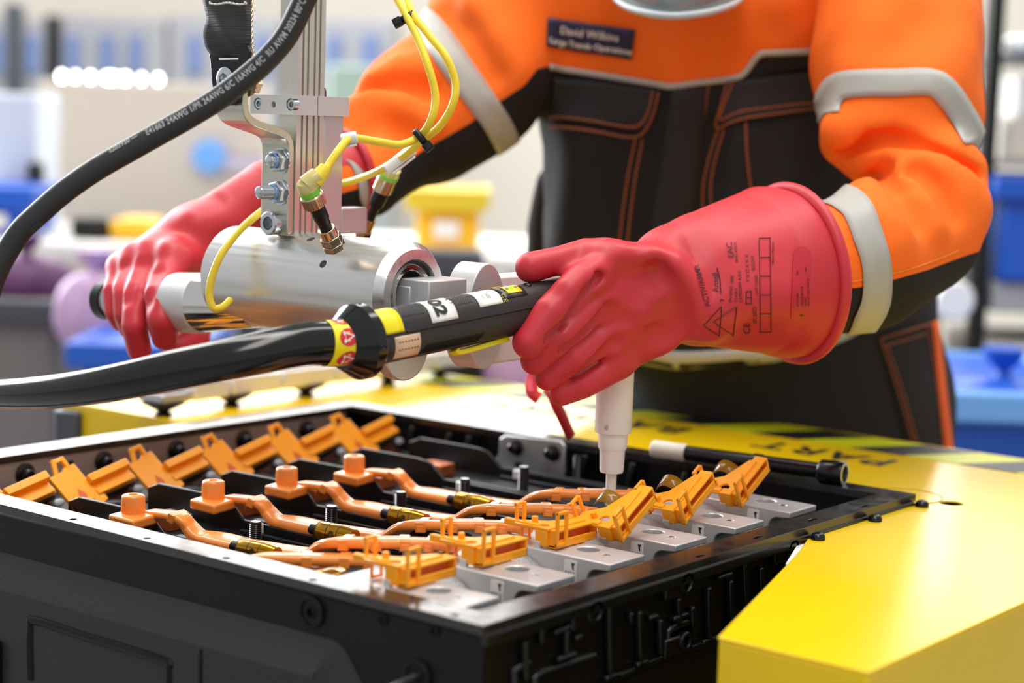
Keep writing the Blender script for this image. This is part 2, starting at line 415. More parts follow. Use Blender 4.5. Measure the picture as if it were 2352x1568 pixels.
put('crate', -80, 432, 58, 566, 4.42, 0.3, K['blue'], 'blue crate on the white bench behind the cable', 'crate', zb=BENCHZ + .001, parts=bin_rim(K['blue']))
put('scanner_stand', 58, 372, 92, 566, 4.72, 0.06, K['black_plastic'], 'black scanner stand behind the blue crate on the bench', 'stand', zb=BENCHZ + .001)
put('parts_bin', 955, 440, 1098, 566, 4.42, 0.3, K['amber'], 'amber plastic bin on the bench under the black sleeve', 'bin', zb=BENCHZ + .001, parts=bin_rim(mat('pale_amber', rgb(226, 196, 40), .5)))
put('pedestal', 920, 575, 1110, 720, 4.15, 0.1, K['grey_dark'], 'dark steel cabinet in front of the bench below the amber bin', 'cabinet', zb=FLOOR + .002)

def sack(name, px, py, rx, ry, d, m_, label, zb=None, seed=1):
    """a soft knotted bag"""
    c = D(px, py, d); r = np.random.default_rng(seed); A, B = rx * pxm(d), ry * pxm(d)
    t = thing(name, label, 'bag', (c[0], c[1], c[2] - B))
    F = frame(c, HR, HF); vs = []; n1, n2 = 28, 18
    for i in range(n2 + 1):
        th = math.pi * i / n2
        for k in range(n1):
            a = 2 * math.pi * k / n1; q = 1 + 0.07 * math.sin(3 * a + seed) * math.sin(th) + 0.05 * math.sin(7 * a + 2 * th + seed) + r.normal(0, .012)
            z = math.cos(th); s = math.sin(th) ** 0.75
            vs.append((A * s * math.cos(a) * q, A * .7 * s * math.sin(a) * q, B * max(z, -0.86)))
    fs = []
    for i in range(n2):
        for k in range(n1):
            k2 = (k + 1) % n1; fs.append((i * n1 + k, (i + 1) * n1 + k, (i + 1) * n1 + k2, i * n1 + k2))
    m = MB(); m.add(ap(F, vs), fs); m.obj('body', m_, t, angle=80)
    m = MB(); m.lathe([(0, .016), (.012, .012), (.03, .03), (.05, .036)], frame(c + np.array([0, 0, B * .96]), (0, 0, 1)), 14); m.obj('knot', m_, t)
    return t
sack('refuse_bag', 60, 645, 120, 58, 4.0, K['purple'], 'dark purple bag under the bench at the far left', seed=2)
sack('refuse_bag', 215, 720, 88, 95, 3.8, K['lilac'], 'pale lilac bag below the bench beside the gloved fingers', seed=5)
sack('refuse_bag', 1165, 862, 92, 100, 3.1, K['lilac'], 'lilac bag behind the yellow plate under the torque tool', seed=9)
put('crate', 185, 792, 430, 1000, 3.5, 0.4, K['blue'], 'blue crate on the floor under the lilac bag', 'crate', zb=FLOOR + .002, parts=bin_rim(K['blue']))
put('crate', -200, 690, 130, 800, 3.85, 0.36, mat('taupe_crate', rgb(112, 106, 104), .6), 'taupe crate stacked under the purple bag', 'crate', zb=FLOOR + .002, parts=bin_rim(K['grey_dark']))
put('steel_trolley', 960, 800, 1110, 900, 3.0, 0.3, K['black_plastic'], 'black trolley behind the yellow plate beside the lilac bag', 'trolley', zb=FLOOR + .002)

# rack on the right behind the elbow
t = thing('storage_rack', 'black steel rack behind the elbow on the right', 'rack', (*D(2300, 600, 4.0)[:2], FLOOR))
m = MB(); F, z0, z1, wd = hbox(m, 2255, -120, 2287, 900, 3.95, 0.05, zb=FLOOR + .002); m.obj('upright', K['black_plastic'], t)
q = MB(); q.box((1.25, 0.02, (z1 + FLOOR) / 2), (0.05, 0.05, z1 - FLOOR - .004), F); q.obj('upright', K['black_plastic'], t)
q = MB(); q.box((0, 0.55, (z1 + FLOOR) / 2), (0.05, 0.05, z1 - FLOOR - .004), F); q.obj('upright', K['black_plastic'], t)
q = MB(); q.box((1.25, 0.55, (z1 + FLOOR) / 2), (0.05, 0.05, z1 - FLOOR - .004), F); q.obj('upright', K['black_plastic'], t)
SH = []
for py, hh in ((120, 14), (372, 10), (650, 70), (860, 20)):
    z = bgz(2300, py, 3.95); q = MB(); q.box((0.625, 0.28, z - hh * pxm(3.95) / 2), (1.2, 0.56, hh * pxm(3.95)), F); q.obj('shelf', K['grey'], t, 0.004); SH.append(z)
def rackbox(name, x0, x1, zb, hgt, mm, label, cat, y0=0.04, dep=0.4, parts=None):
    m = MB(); m.box(((x0 + x1) / 2, y0 + dep / 2, zb + hgt / 2 + .001), (x1 - x0, dep, hgt), F)
    if parts is None: return tag(m.obj(name, mm, bevel=0.008), label, cat)
    tt = thing(name, label, cat, tuple(ap(F, [((x0 + x1) / 2, y0, zb)])[0])); m.obj('body', mm, tt, 0.012)
    F2 = F.copy(); F2[:3, 3] = ap(F, [((x0 + x1) / 2, y0, 0)])[0]
    parts(tt, F2, zb + .001, zb + hgt, x1 - x0, dep); return tt
k_ = pxm(3.95)
rackbox('carton', 0.035, 0.42, SH[1], 95 * k_, K['box'], 'cream carton on the rack shelf below the shiny wrap', 'box')
rackbox('carton', 0.06, 0.46, SH[1] + 95 * k_ + .002, 100 * k_, K['bench'], 'paler cream carton stacked on another on the rack', 'box')
rackbox('wrapped_roll', 0.03, 0.5, SH[0], 36 * k_, K['wrap'], 'long shiny wrapped roll across the top rack shelf', 'roll', -0.03, 0.09)
rackbox('storage_bin', 0.03, 0.5, SH[2], 240 * k_, K['blue'], 'tall blue bin on the rack behind the elbow', 'bin', -0.02, 0.4, bin_rim(K['blue']))
rackbox('storage_bin', -0.165, -0.075, SH[2] - 0.01, 110 * k_, K['lime_plastic'], 'lime green bin on a stool beside the black rack post', 'bin', 0.1, 0.3, bin_rim(K['lime_plastic']))
m = MB(); m.box((-0.12, 0.25, (FLOOR + SH[2] - 0.012) / 2), (0.12, 0.34, SH[2] - 0.014 - FLOOR), F); tag(m.obj('stool', K['grey'], bevel=.01), 'grey stool carrying the lime bin by the rack', 'stool')
rackbox('carton', 0.02, 0.3, SH[3], 60 * k_, K['box'], 'low cream carton on the bottom rack shelf', 'box', 0.0, 0.4)
m = MB(); m.lathe([(0, .006), (0, .034), (.01, .04), (.03, .04), (.04, .034), (.04, .006)], frame(D(2195, 690, 3.6), HF), 24)
tag(m.obj('tape_reel', K['bench']), 'pale tape reel on the stool rim behind the belt', 'reel')
put('crate', 2178, 905, 2520, 1300, 3.0, 0.5, K['blue'], 'blue crate on the floor behind the trousers on the right', 'crate', zb=FLOOR + .002, parts=bin_rim(K['blue_pale']))
sack('parts_bag', 2300, 905, 120, 40, 3.1, K['blue'], 'blue plastic bag lying in the right-hand crate', seed=4)

# ------------------------------------------------------------------ the battery pack
XL, YB = -0.716, 0.622
pack = thing('battery_pack', 'open black battery pack with a bolted rim on the yellow carrier', 'battery pack', (XL / 2, YB / 2, -0.2))
def ring(mb, o, i, z0, z1):
    (ax, ay, bx, by), (cx, cy, dx, dy) = o, i
    O = [(ax, ay), (bx, ay), (bx, by), (ax, by)]; I = [(cx, cy), (dx, cy), (dx, dy), (cx, dy)]
    vs = [(x, y, z) for z in (z0, z1) for (x, y) in O + I]; fs = []
    for k in range(4):
        k2 = (k + 1) % 4
        fs += [(8 + k, 8 + k2, 12 + k2, 12 + k), (k2, k, 4 + k, 4 + k2), (k, k2, 8 + k2, 8 + k), (4 + k2, 4 + k, 12 + k, 12 + k2)]
    mb.add(vs, fs)
m = MB(); ring(m, (XL, 0, 0, YB), (-0.681, 0.026, -0.026, 0.596), -0.007, 0)
rim = m.obj('rim', K['rim'])
c = MB()
for px, py in ((168, 1192), (338, 1236), (520, 1281), (719, 1331), (1045, 1412)):
    q = P(px, py, 0); c.cyl(q - (0, 0, .004), q + (0, 0, .004), .0032, seg=12)
for px, py in ((1360, 1372), (1608, 1276), (1740, 1233), (1866, 1193), (1985, 1162)):
    q = P(px, py, 0); c.box(q, (.004, .012, .008))
cut(rim, c); attach(rim, pack)
bv = rim.modifiers.new('bevel', 'BEVEL'); bv.width = .0018; bv.segments = 2; bv.limit_method = 'ANGLE'; bv.angle_limit = math.radians(50)
# front panel: flat flange, sloping band, standing-out pan below
m = MB(); m.box((XL / 2, 0.006, -0.13), (-XL - 0.006, 0.008, 0.246))
fp = m.obj('flange_panel', K['black_coat'], pack, .003)
zt = [(-0.712, -0.041), (-0.140, -0.036)]
arc = [(-0.140 + .028 * math.sin(a), -0.064 + .028 * math.cos(a)) for a in np.linspace(0, 1.05, 7)]
top = [zt[0]] + arc + [(-0.060, -0.115), (-0.058, -0.25)]
N_ = len(top); inner = [(-0.712, -0.068)] + [(x - .030 * math.sin(a), z - .026 * math.cos(a)) for (x, z), a in zip(arc, np.linspace(0, 1.05, 7))] + [(-0.090, -0.125), (-0.088, -0.25)]
m = MB(); A_ = [(x, 0.003, z) for x, z in top]; B_ = [(x, -0.014, z) for x, z in inner]
m.add(A_ + B_, [(i, i + 1, N_ + i + 1, N_ + i) for i in range(N_ - 1)])
m.add(B_ + [(-0.712, -0.014, -0.25)], [tuple(range(N_ + 1))[::-1]])
m.obj('pressed_pan', mat('black_orange_peel', rgb(36, 36, 35), 0.42, bump=0.22, bscale=260, spec=.4), pack, angle=50)
def bead(mb, pts, r, closed=False): mb.tube(smooth_path(pts, 6) if len(pts) > 2 else np.array(pts, float), r, 10)
m = MB(); z_ = lambda px, py: PLY(px, py, -0.014)
pr = [z_(72, 1560), z_(70, 1440), z_(82, 1425), z_(200, 1462), z_(372, 1515), z_(388, 1535), z_(385, 1600)]
bead(m, [p + (0, .0015, 0) for p in pr], .0042); m.obj('embossed_frame', K['black_coat'], pack)
m = MB(); m.box((PLY(462, 1470, -.014)[0], -0.014, -0.16), (.003, .003, .19)); m.obj('seam', K['black_coat'], pack, .0008)
m = MB(); q = PLY(0, 1470, -.014); m.box(q + (-.012, -.004, -.06), (.03, .014, .12)); m.obj('end_clip', K['hose'], pack, .003)
def boss(px, py, r1, r2, plane=PLY, pos=0.002, dirv=(0, -1, 0)):
    q = plane(px, py, pos); b = MB()
    b.lathe([(0, r1), (.0022, r1), (.003, r1 * .93), (.003, r1 * .80), (.0016, r1 * .76), (.0016, r2 * 1.35), (.0028, r2 * 1.2), (.0028, r2), (-.002, r2 * .9), (-.002, .0002)], frame(q, dirv), 28, cap=False)
    return b.obj('boss', K['black_coat'], pack)
boss(718, 1405, .0118, .0034); boss(962, 1552, .0115, .004)
for px, py in ((880, 1425), (998, 1450)):
    q = PLY(px, py, 0.0018); b = MB(); b.lathe([(0, .0042), (.0012, .0040), (.0012, .0028), (-.001, .0022), (-.001, .0002)], frame(q, (0, -1, 0)), 20, cap=False); b.obj('dimple', K['black_coat'], pack)
m = MB(); q = PLY(962, 1550, 0); m.cyl(q, q + np.array([-.004, -.07, -.008]), .0028); m.obj('stud', K['bolt'], pack)
# right side: cast wall with ribs, ledges and hole bosses
XW = -0.007
m = MB(); m.box((XW - .004, YB / 2 + .002, -0.13), (.008, YB - 0.008, 0.246)); m.obj('cast_panel', K['black_cast'], pack)
def rib(px0, py0, px1, py1, wpx=9, out=.006):
    a = PLX(px0, py0, XW); b = PLX(px1, py1, XW); d = b - a; L = np.linalg.norm(d); dep = depth(a); wd = wpx * pxm(dep) * 1.5
    F = frame((a + b) / 2, d, z=(1, 0, 0)); mb = MB(); mb.box((0, 0, out / 2), (L, wd, out), F); mb.obj('rib', K['black_cast'], pack, .0016)
for a in ((1292, 1430, 1290, 1500), (1388, 1375, 1392, 1548), (1438, 1402, 1440, 1430), (1458, 1400, 1462, 1520), (1506, 1420, 1508, 1500), (1548, 1370, 1552, 1432), (1580, 1390, 1584, 1468),
          (1618, 1345, 1620, 1470), (1668, 1330, 1672, 1440), (1700, 1290, 1704, 1400), (1738, 1300, 1740, 1380), (1795, 1275, 1797, 1345), (1195, 1470, 1197, 1560), (1232, 1425, 1234, 1475),
          (1262, 1450, 1300, 1436), (1270, 1512, 1312, 1498), (1480, 1418, 1500, 1412), (1536, 1420, 1570, 1408), (1452, 1525, 1478, 1516), (1604, 1474, 1650, 1458), (1380, 1556, 1412, 1546), (1640, 1325, 1670, 1315), (1710, 1270, 1750, 1256), (1310, 1464, 1325, 1456)):
    rib(*a)
def ledge(pts, wpx=7):
    q = [PLX(px, py, XW + .001) for px, py in pts]; mb = MB(); mb.tube(np.array(q), .0034, 8); mb.obj('ledge', K['black_cast'], pack, angle=50)
ledge([(1226, 1600), (1226, 1556), (1240, 1545), (1362, 1506)]); ledge([(1385, 1568), (1530, 1508), (1534, 1448), (1542, 1440), (1576, 1428)]); ledge([(1584, 1490), (1660, 1462), (1720, 1440)])
ledge([(1180, 1600), (1178, 1540), (1210, 1520)])
def sideboss(px, py, r1, r2):
    q = PLX(px, py, XW); b = MB()
    b.lathe([(0, r1), (.007, r1), (.008, r1 * .9), (.008, r2 * 1.1), (.007, r2), (.001, r2), (.001, .0003)], frame(q, (1, 0, 0)), 24, cap=False); b.obj('boss', K['black_cast'], pack)
    b = MB(); b.box(q + np.array([.003, -.012, -.002]), (.006, .026, .016)); b.obj('rib', K['black_cast'], pack, .002)
sideboss(1350, 1400, .0092, .0052); sideboss(1560, 1335, .0092, .0052); sideboss(1805, 1258, .0092, .0052); sideboss(1558, 1470, .008, .004)
m = MB(); m.box((XW + .004, YB / 2 + .0, -0.011), (.008, YB - .006, .010)); m.obj('under_lip', K['black_cast'], pack, .002)
# inner walls and tray floor
m = MB(); m.box((XL + 0.010, YB / 2, -0.13), (.012, YB - .01, .246)); m.obj('inner_panel', K['black_plastic'], pack)
m = MB(); m.box((XL / 2, YB - 0.008, -0.13), (-XL - .01, .012, .246)); m.obj('inner_panel', K['black_plastic'], pack)
m = MB(); m.box((XL / 2, YB / 2, -0.25), (-XL - .006, YB - .006, .008)); m.obj('base', K['black_plastic'], pack)
m = MB()
m.box(((XL) / 2, YB / 2, -0.062), (-XL - .04, YB - .03, .012)); m.obj('inner_deck', K['black_tray'], pack)
for px in (945, 1030, 1075, 1340, 1450, 1570):
    a = PLY(px, 985 + (px - 1000) * .165, .598); mb = MB()
    F = frame(a + np.array([0, 0, -.022]), (0.25, 0, 1), y=(0, 1, 0)); mb.box((0, 0, 0), (.044, .010, .006), F); mb.obj('rib', K['black_plastic'], pack, .0015)
m = MB(); m.box((-0.36, .588, -.044), (.62, .016, .01)); m.obj('step', K['black_plastic'], pack, .003)
# grey-brown rail bolted to the left inner wall
m = MB(); m.box((-0.6865, 0.31, -0.030), (.009, .555, .050)); rl = m.obj('bolted_rail', K['rail'])
c = MB()
for k in range(-1, 6):
    y = .205 + .0925 * k
    if .04 < y < .58: c.lathe([(-.02, .0048), (.02, .0048)], frame((-.682, y, -.018), (1, 0, 0), z=(0, 0, 1)), 16)
cut(rl, c); attach(rl, pack)
hx = MB()
for k in range(-1, 5):
    y = .151 + .0932 * k
    b = MB(); b.lathe([(0, .0105), (.002, .0105), (.0032, .0085), (.0032, .0062), (.008, .0060), (.010, .0046), (.010, .0002)], frame((-.682, y, -.0195), (1, 0, 0)), 6 if False else 24, cap=False)
    b.obj('flange_bolt', K['black_steel'], pack)
# ------------------------------------------------------------------ six modules and their silver end blocks
PITCH = 0.0893
def end_block(i, y0):
    words = ['first silver end block from the near corner of the pack', 'second silver end block from the near corner of the pack', 'third silver end block from the near corner of the pack',
             'fourth silver end block from the near corner, beneath the tilted orange clip', 'fifth silver end block from the near corner of the pack', 'farthest silver end block, next to the back wall of the pack']
    t = thing('end_block', words[i], 'end block', (-.13, y0 + .023, -.05), 'silver end blocks along the right side')
    prof = [(-.165, -.003), (-.046, -.003), (-.046, -.0085), (-.058, -.0095)] + [(-.058 - .009 * math.sin(a), -.0185 + .009 * math.cos(a)) for a in np.linspace(.2, 1.57, 6)] + [(-.068, -.055), (-.165, -.055)]
    F = frame((0, y0 + .046, 0), (1, 0, 0), y=(0, 0, 1))       # extrude towards -y
    m = MB(); m.prism(prof, 0, .046, F); o = m.obj('body', K['alu']); 
    c = MB(); c.cyl((-.0875, y0 + .029, -.03), (-.0875, y0 + .029, .02), .0092, seg=24); c.cyl((-.0665, y0 + .024, -.006), (-.0665, y0 + .024, .02), .0032, seg=16)
    cut(o, c); attach(o, t)
    bv = o.modifiers.new('bevel', 'BEVEL'); bv.width = .0009; bv.segments = 2; bv.limit_method = 'ANGLE'; bv.angle_limit = math.radians(45)
    m = MB(); m.lathe([(0, .0029), (.003, .0029), (.0035, .002), (.0035, .0002)], frame((-.0665, y0 + .024, -.0062), (0, 0, 1)), 14, cap=False); m.obj('pin', K['bolt'], t)
    # rough cast web sloping down beside the block
    y1 = max(y0 - .0435, .0285); y2 = y0 - .0003; G = []
    for x, z in ((-.175, -.007), (-.160, -.007), (-.142, -.008), (-.126, -.0105), (-.114, -.015), (-.104, -.024), (-.096, -.038), (-.092, -.055)): G.append([(x, y, z - .004 * (k == 0)) for k, y in enumerate(np.linspace(y1, y2, 5))])
    m = MB(); m.grid(G); m.obj('cast_web', K['alu_cast'], t, angle=60, solid=.003)
    m = MB(); m.box((-.057, y0 + .023, -.037), (.018, .04, .03)); m.obj('end_plate', mat('dull_zinc', rgb(108, 116, 116), .4, .7) if 'dull_zinc' not in MATS else MATS['dull_zinc'], t, .001)
    # printed label on the near face
    F = frame((-.0885, y0 - .0002, -.031), (1, 0, 0), y=(0, 0, 1))
    m = MB(); m.prism(rrect(0, 0, .0118, .0250, .0014), 0, .0004, F); lb = m.obj('label', K['paper'], t)
    m = MB(); F2 = frame((-.0885, y0 - .0008, -.006), (0, 0, -1), y=(1, 0, 0))
    put_text(m, 'V363-0', .0026, ap_f(F2, (.0085, .0086)), bold=.00006); put_text(m, 'COOLER-C', .0022, ap_f(F2, (.0085, .0062)), bold=.00005); put_text(m, '28211', .0022, ap_f(F2, (.0085, .0038)), bold=.00005); put_text(m, ('00341', '00352', '00145', '00397', '00388', '00310')[i], .0026, ap_f(F2, (.0085, .0010)), bold=.00006)
    m.prism([(.0018, .0068), (.0070, .0082), (.0070, .0096), (.0044, .0090), (.0018, .0104)], 0, .0001, F2)
    m.obj('lettering', K['ink'], lb)
    return t
def ap_f(F, xy):
    G = F.copy(); G[:3, 3] = ap(F, [(xy[0], xy[1], 0)])[0]; return G
for i in range(6): end_block(i, .0285 + PITCH * i)

def module(i):
    """black carrier tray of one module, lying along x"""
    yc = .070 + PITCH * i
    words = ['black module tray nearest the front rim', 'second black module tray from the front rim', 'third black module tray from the front rim', 'fourth black module tray from the front rim', 'fifth black module tray from the front rim', 'last black module tray in front of the back wall']
    t = thing('module_tray', words[i], 'module tray', (-.42, yc, -.056), 'black module trays inside the pack')
    m = MB(); m.box((-.44, yc, -.046), (.46, PITCH - .006, .020)); m.obj('deck', K['black_tray'], t, .002)
    # upright rail with a notched end along the far side of the tray
    yr = yc + .028
    prof = [(-.545, -.040), (-.545, -.016), (-.53, -.010), (-.455, -.010), (-.438, -.012), (-.420, -.026), (-.25, -.026), (-.25, -.040)]
    m = MB(); m.prism(prof, 0, .004, frame((0, yr, 0), (1, 0, 0), y=(0, 0, 1))); m.obj('rail', K['black_plastic'], t, .001)
    m = MB(); m.box((-.335, yr + .012, -.033), (.17, .006, .012)); m.box((-.335, yr - .010, -.035), (.16, .004, .006)); m.obj('gutter', K['black_tray'], t, .001)
    st = P(587, 1235, -.022); x, y = st[0], st[1] + PITCH * i
    pr = []; z = 0.0
    pr = [(0, .0052)]; n = 14
    for k in range(n): pr += [(.004 + k * .0016, .0052), (.0048 + k * .0016, .0046)]
    pr += [(.004 + n * .0016, .0050), (.0035 + n * .0016 + .002, .0042)]
    m = MB(); m.lathe(pr, frame((x, y, -.036), (0, 0, 1)), 18); m.obj('threaded_stud', K['black_steel'], t, angle=60)
    m = MB(); m.cyl((-.395, yr - .008, -.036), (-.395, yr - .008, -.024), .004); m.obj('spacer', K['white_plastic'], t, .001)
    m = MB(); m.box((-.475, yc - .012, -.030), (.03, .024, .012)); m.obj('copper_link', K['copper'], t, .001)
    m = MB(); m.box((-.50, yc + .012, -.034), (.03, .03, .006)); m.obj('pad', K['grey_print'], t, .001)
    m = MB(); m.lathe([(0, .009), (.004, .009), (.006, .006), (.006, .0035), (.003, .0035)], frame((-.205, yc + .042, -.028), (0, 0, 1)), 18); m.obj('grommet', K['hose'], t)
    return t
for i in range(6): module(i)

# orange busbar covers: cap, S-bend, flat, rise, diagonal run
def busbar():
    t = thing('busbar', '', 'busbar', (*P(600, 1250, -.02)[:2], -.03), 'orange busbars across the modules')
    cap = P(305, 1160, .004); zc = .004
    # base plate (a lozenge lying level) and the round cap
    b = [P(248, 1178, -.008), P(308, 1200, -.008), P(368, 1178, -.008), P(312, 1158, -.008)]
    b = [P(248, 1180, -.009), P(304, 1196, -.009), P(362, 1180, -.009), P(318, 1162, -.009)]
    m = MB(); m.hexa([q + (0, 0, -.009) for q in b] + b); m.obj('terminal_plate', K['orange'], t, .0022, 3)
    cb = P(306, 1176, -.009)
    m = MB(); m.lathe([(0, .0102), (.0125, .0099), (.0142, .0094), (.0150, .0084), (.0152, .0040), (.013, .0030), (.013, .0002)], frame(cb, (0, 0, 1)), 28, cap=False); m.obj('cap', K['orange'], t, angle=50)
    path = [P(345, 1178, -.011), P(385, 1182, -.009), P(418, 1190, -.009), P(436, 1210, -.016), P(458, 1232, -.023), P(492, 1240, -.0245), P(560, 1256, -.0245), P(640, 1268, -.0245), P(702, 1274, -.0245), P(726, 1270, -.018),
            P(752, 1250, -.004), P(775, 1245, .0015), P(850, 1246, .003), P(930, 1246, .003), P(1000, 1249, .003), P(1044, 1256, .003)]
    sp = smooth_path(path, 6)
    prof = [(a, b_) for a, b_ in rrect(-1.0, -.37, 1.0, .37, .3, 3)]
    wd = np.interp(np.linspace(0, 1, len(sp)), [0, .1, .2, .3, .35, .45, .55, .62, .7, 1], [.0082, .0082, .0100, .0122, .0146, .0138, .0120, .0108, .0104, .0104])
    m = MB(); m.tube(sp, wd, prof=prof, up=(0, 0, 1)); m.obj('cover', K['orange'], t, angle=40)
    for px in (800, 862, 934, 985):
        k = int(np.argmin([abs(proj_x(q) - px) for q in sp[len(sp) // 2:]])) + len(sp) // 2
        T = sp[min(k + 1, len(sp) - 1)] - sp[k - 1]; F = frame(sp[k] + np.array([0, 0, -.0004]), T, z=(0, 0, 1))
        m = MB(); m.box((0, 0, 0), (.0085, .0218, .0086), F); cl = m.obj('clip', K['orange'], t, .0008)
        m = MB(); m.box((0, -.0112, -.001), (.0055, .0012, .0050), F); m.obj('tab', K['orange'], cl, .0003)
    k = int(np.argmin([abs(proj_x(q) - 418) for q in sp[:60]])); T = sp[k + 1] - sp[k - 1]; F = frame(sp[k - 2], T, z=(0, 0, 1))
    m = MB(); m.box((0, 0, 0), (.007, .0200, .0078), F); m.obj('clip', K['orange'], t, .0008)
    # part number sticker
    k = int(np.argmin([abs(proj_x(q) - 862) for q in sp[50:]])) + 50; T = sp[k + 1] - sp[k - 1]; F = frame(sp[k + 2] + np.array([0, 0, .0040]), T, z=(0, 0, 1))
    m = MB(); m.box((.004, 0.0005, 0), (.026, .0095, .0003), F); st = m.obj('sticker', K['pale_sticker'], t)
    m = MB(); put_text(m, 'FZ 1CQ2U2', .0038, ap_f3(F, (-.0075, -.0012, .0003))); m.obj('lettering', K['grey_ink'], st)
    # gold foil sleeve lying over the flat stretch, with its black plug
    a = P(556, 1258, -.020); bq = P(636, 1276, -.020); ax = (bq - a) / np.linalg.norm(bq - a); F = frame(a, ax, z=(0, 0, 1)); L = np.linalg.norm(bq - a)
    m = MB(); m.lathe([(0, .0083), (.0006, .0086), (L * .72, .0086), (L, .0070), (L, .0002)], F, 28, cap=True); gs = m.obj('foil_sleeve', K['gold'], t, angle=40)
    m = MB()
    for q_ in (.0004, .012, .024):
        m.lathe([(q_, .00875), (q_ + .0007, .00875)], F, 28, cap=False)
    m.lathe([(0, .0026), (.0004, .0026)], frame(a + ax * .017 + np.array([0.002, -.0080, .0016]), (0, -1, .2)), 14); m.obj('print_band', K['gold_dark'], gs)
    m = MB(); m.cyl(a - ax * .011, a, .0044); m.obj('plug', K['black_plastic'], t, .001)
    return t
def PX0(p):
    c = (np.asarray(p, float) - CAM) @ RM; return CX + FPX * c[:, 0] / -c[:, 2]
def proj_x(p):
    c = RM.T @ (np.array(p) - CAM); return CX + FPX * c[0] / -c[2]
def proj_xy(p):
    c = RM.T @ (np.array(p) - CAM); return np.array([CX + FPX * c[0] / -c[2], CY - FPX * c[1] / -c[2]])
def ap_f3(F, xyz):
    G = F.copy(); G[:3, 3] = ap(F, [xyz])[0]; return G
b0 = busbar()
bl = ['orange busbar with round cap nearest the front rim', 'second orange capped busbar from the front rim', 'third orange capped busbar, under the torque tool socket', 'fourth orange capped busbar, the farthest from the front rim']
b0['label'] = bl[0]
for j in range(1, 4): dup(b0, (0, PITCH * j, 0), bl[j])
t = thing('busbar', 'orange busbar partly hidden under the front rim', 'busbar', P(720, 1290, -.02), 'orange busbars across the modules')
path = smooth_path([P(560, 1285, -.012), P(596, 1281, -.008), P(640, 1282, -.0065), P(740, 1284, -.0065), P(840, 1287, -.0065), P(900, 1296, -.008)], 6); prof = rrect(-1.0, -.37, 1.0, .37, .3, 3)
m = MB(); m.tube(path, np.interp(np.linspace(0, 1, len(path)), [0, .12, .3, 1], [.003, .0085, .0104, .0104]), prof=prof); m.obj('cover', K['orange'], t, angle=40)
for px in (706, 792, 850):
    k = int(np.argmin([abs(proj_x(q) - px) for q in path])); F = frame(path[k] - (0, 0, .0004), path[min(k + 1, len(path) - 1)] - path[k - 1], z=(0, 0, 1)); m = MB(); m.box((0, 0, 0), (.0085, .0218, .0086), F); m.obj('clip', K['orange'], t, .0008)
m = MB(); m.tube(smooth_path([P(610, 1290, -.020), P(690, 1300, -.018), P(765, 1318, -.016)], 6), .0042, 10); m.obj('lead', K['orange'], t)
m = MB(); k = int(np.argmin([abs(proj_x(q) - 700) for q in path])); F = frame(path[k] + np.array([0, 0, .0036]), path[k + 1] - path[k - 1], z=(0, 0, 1)); m.box((0, 0, 0), (.026, .0095, .0003), F); m.obj('sticker', K['pale_sticker'], t)
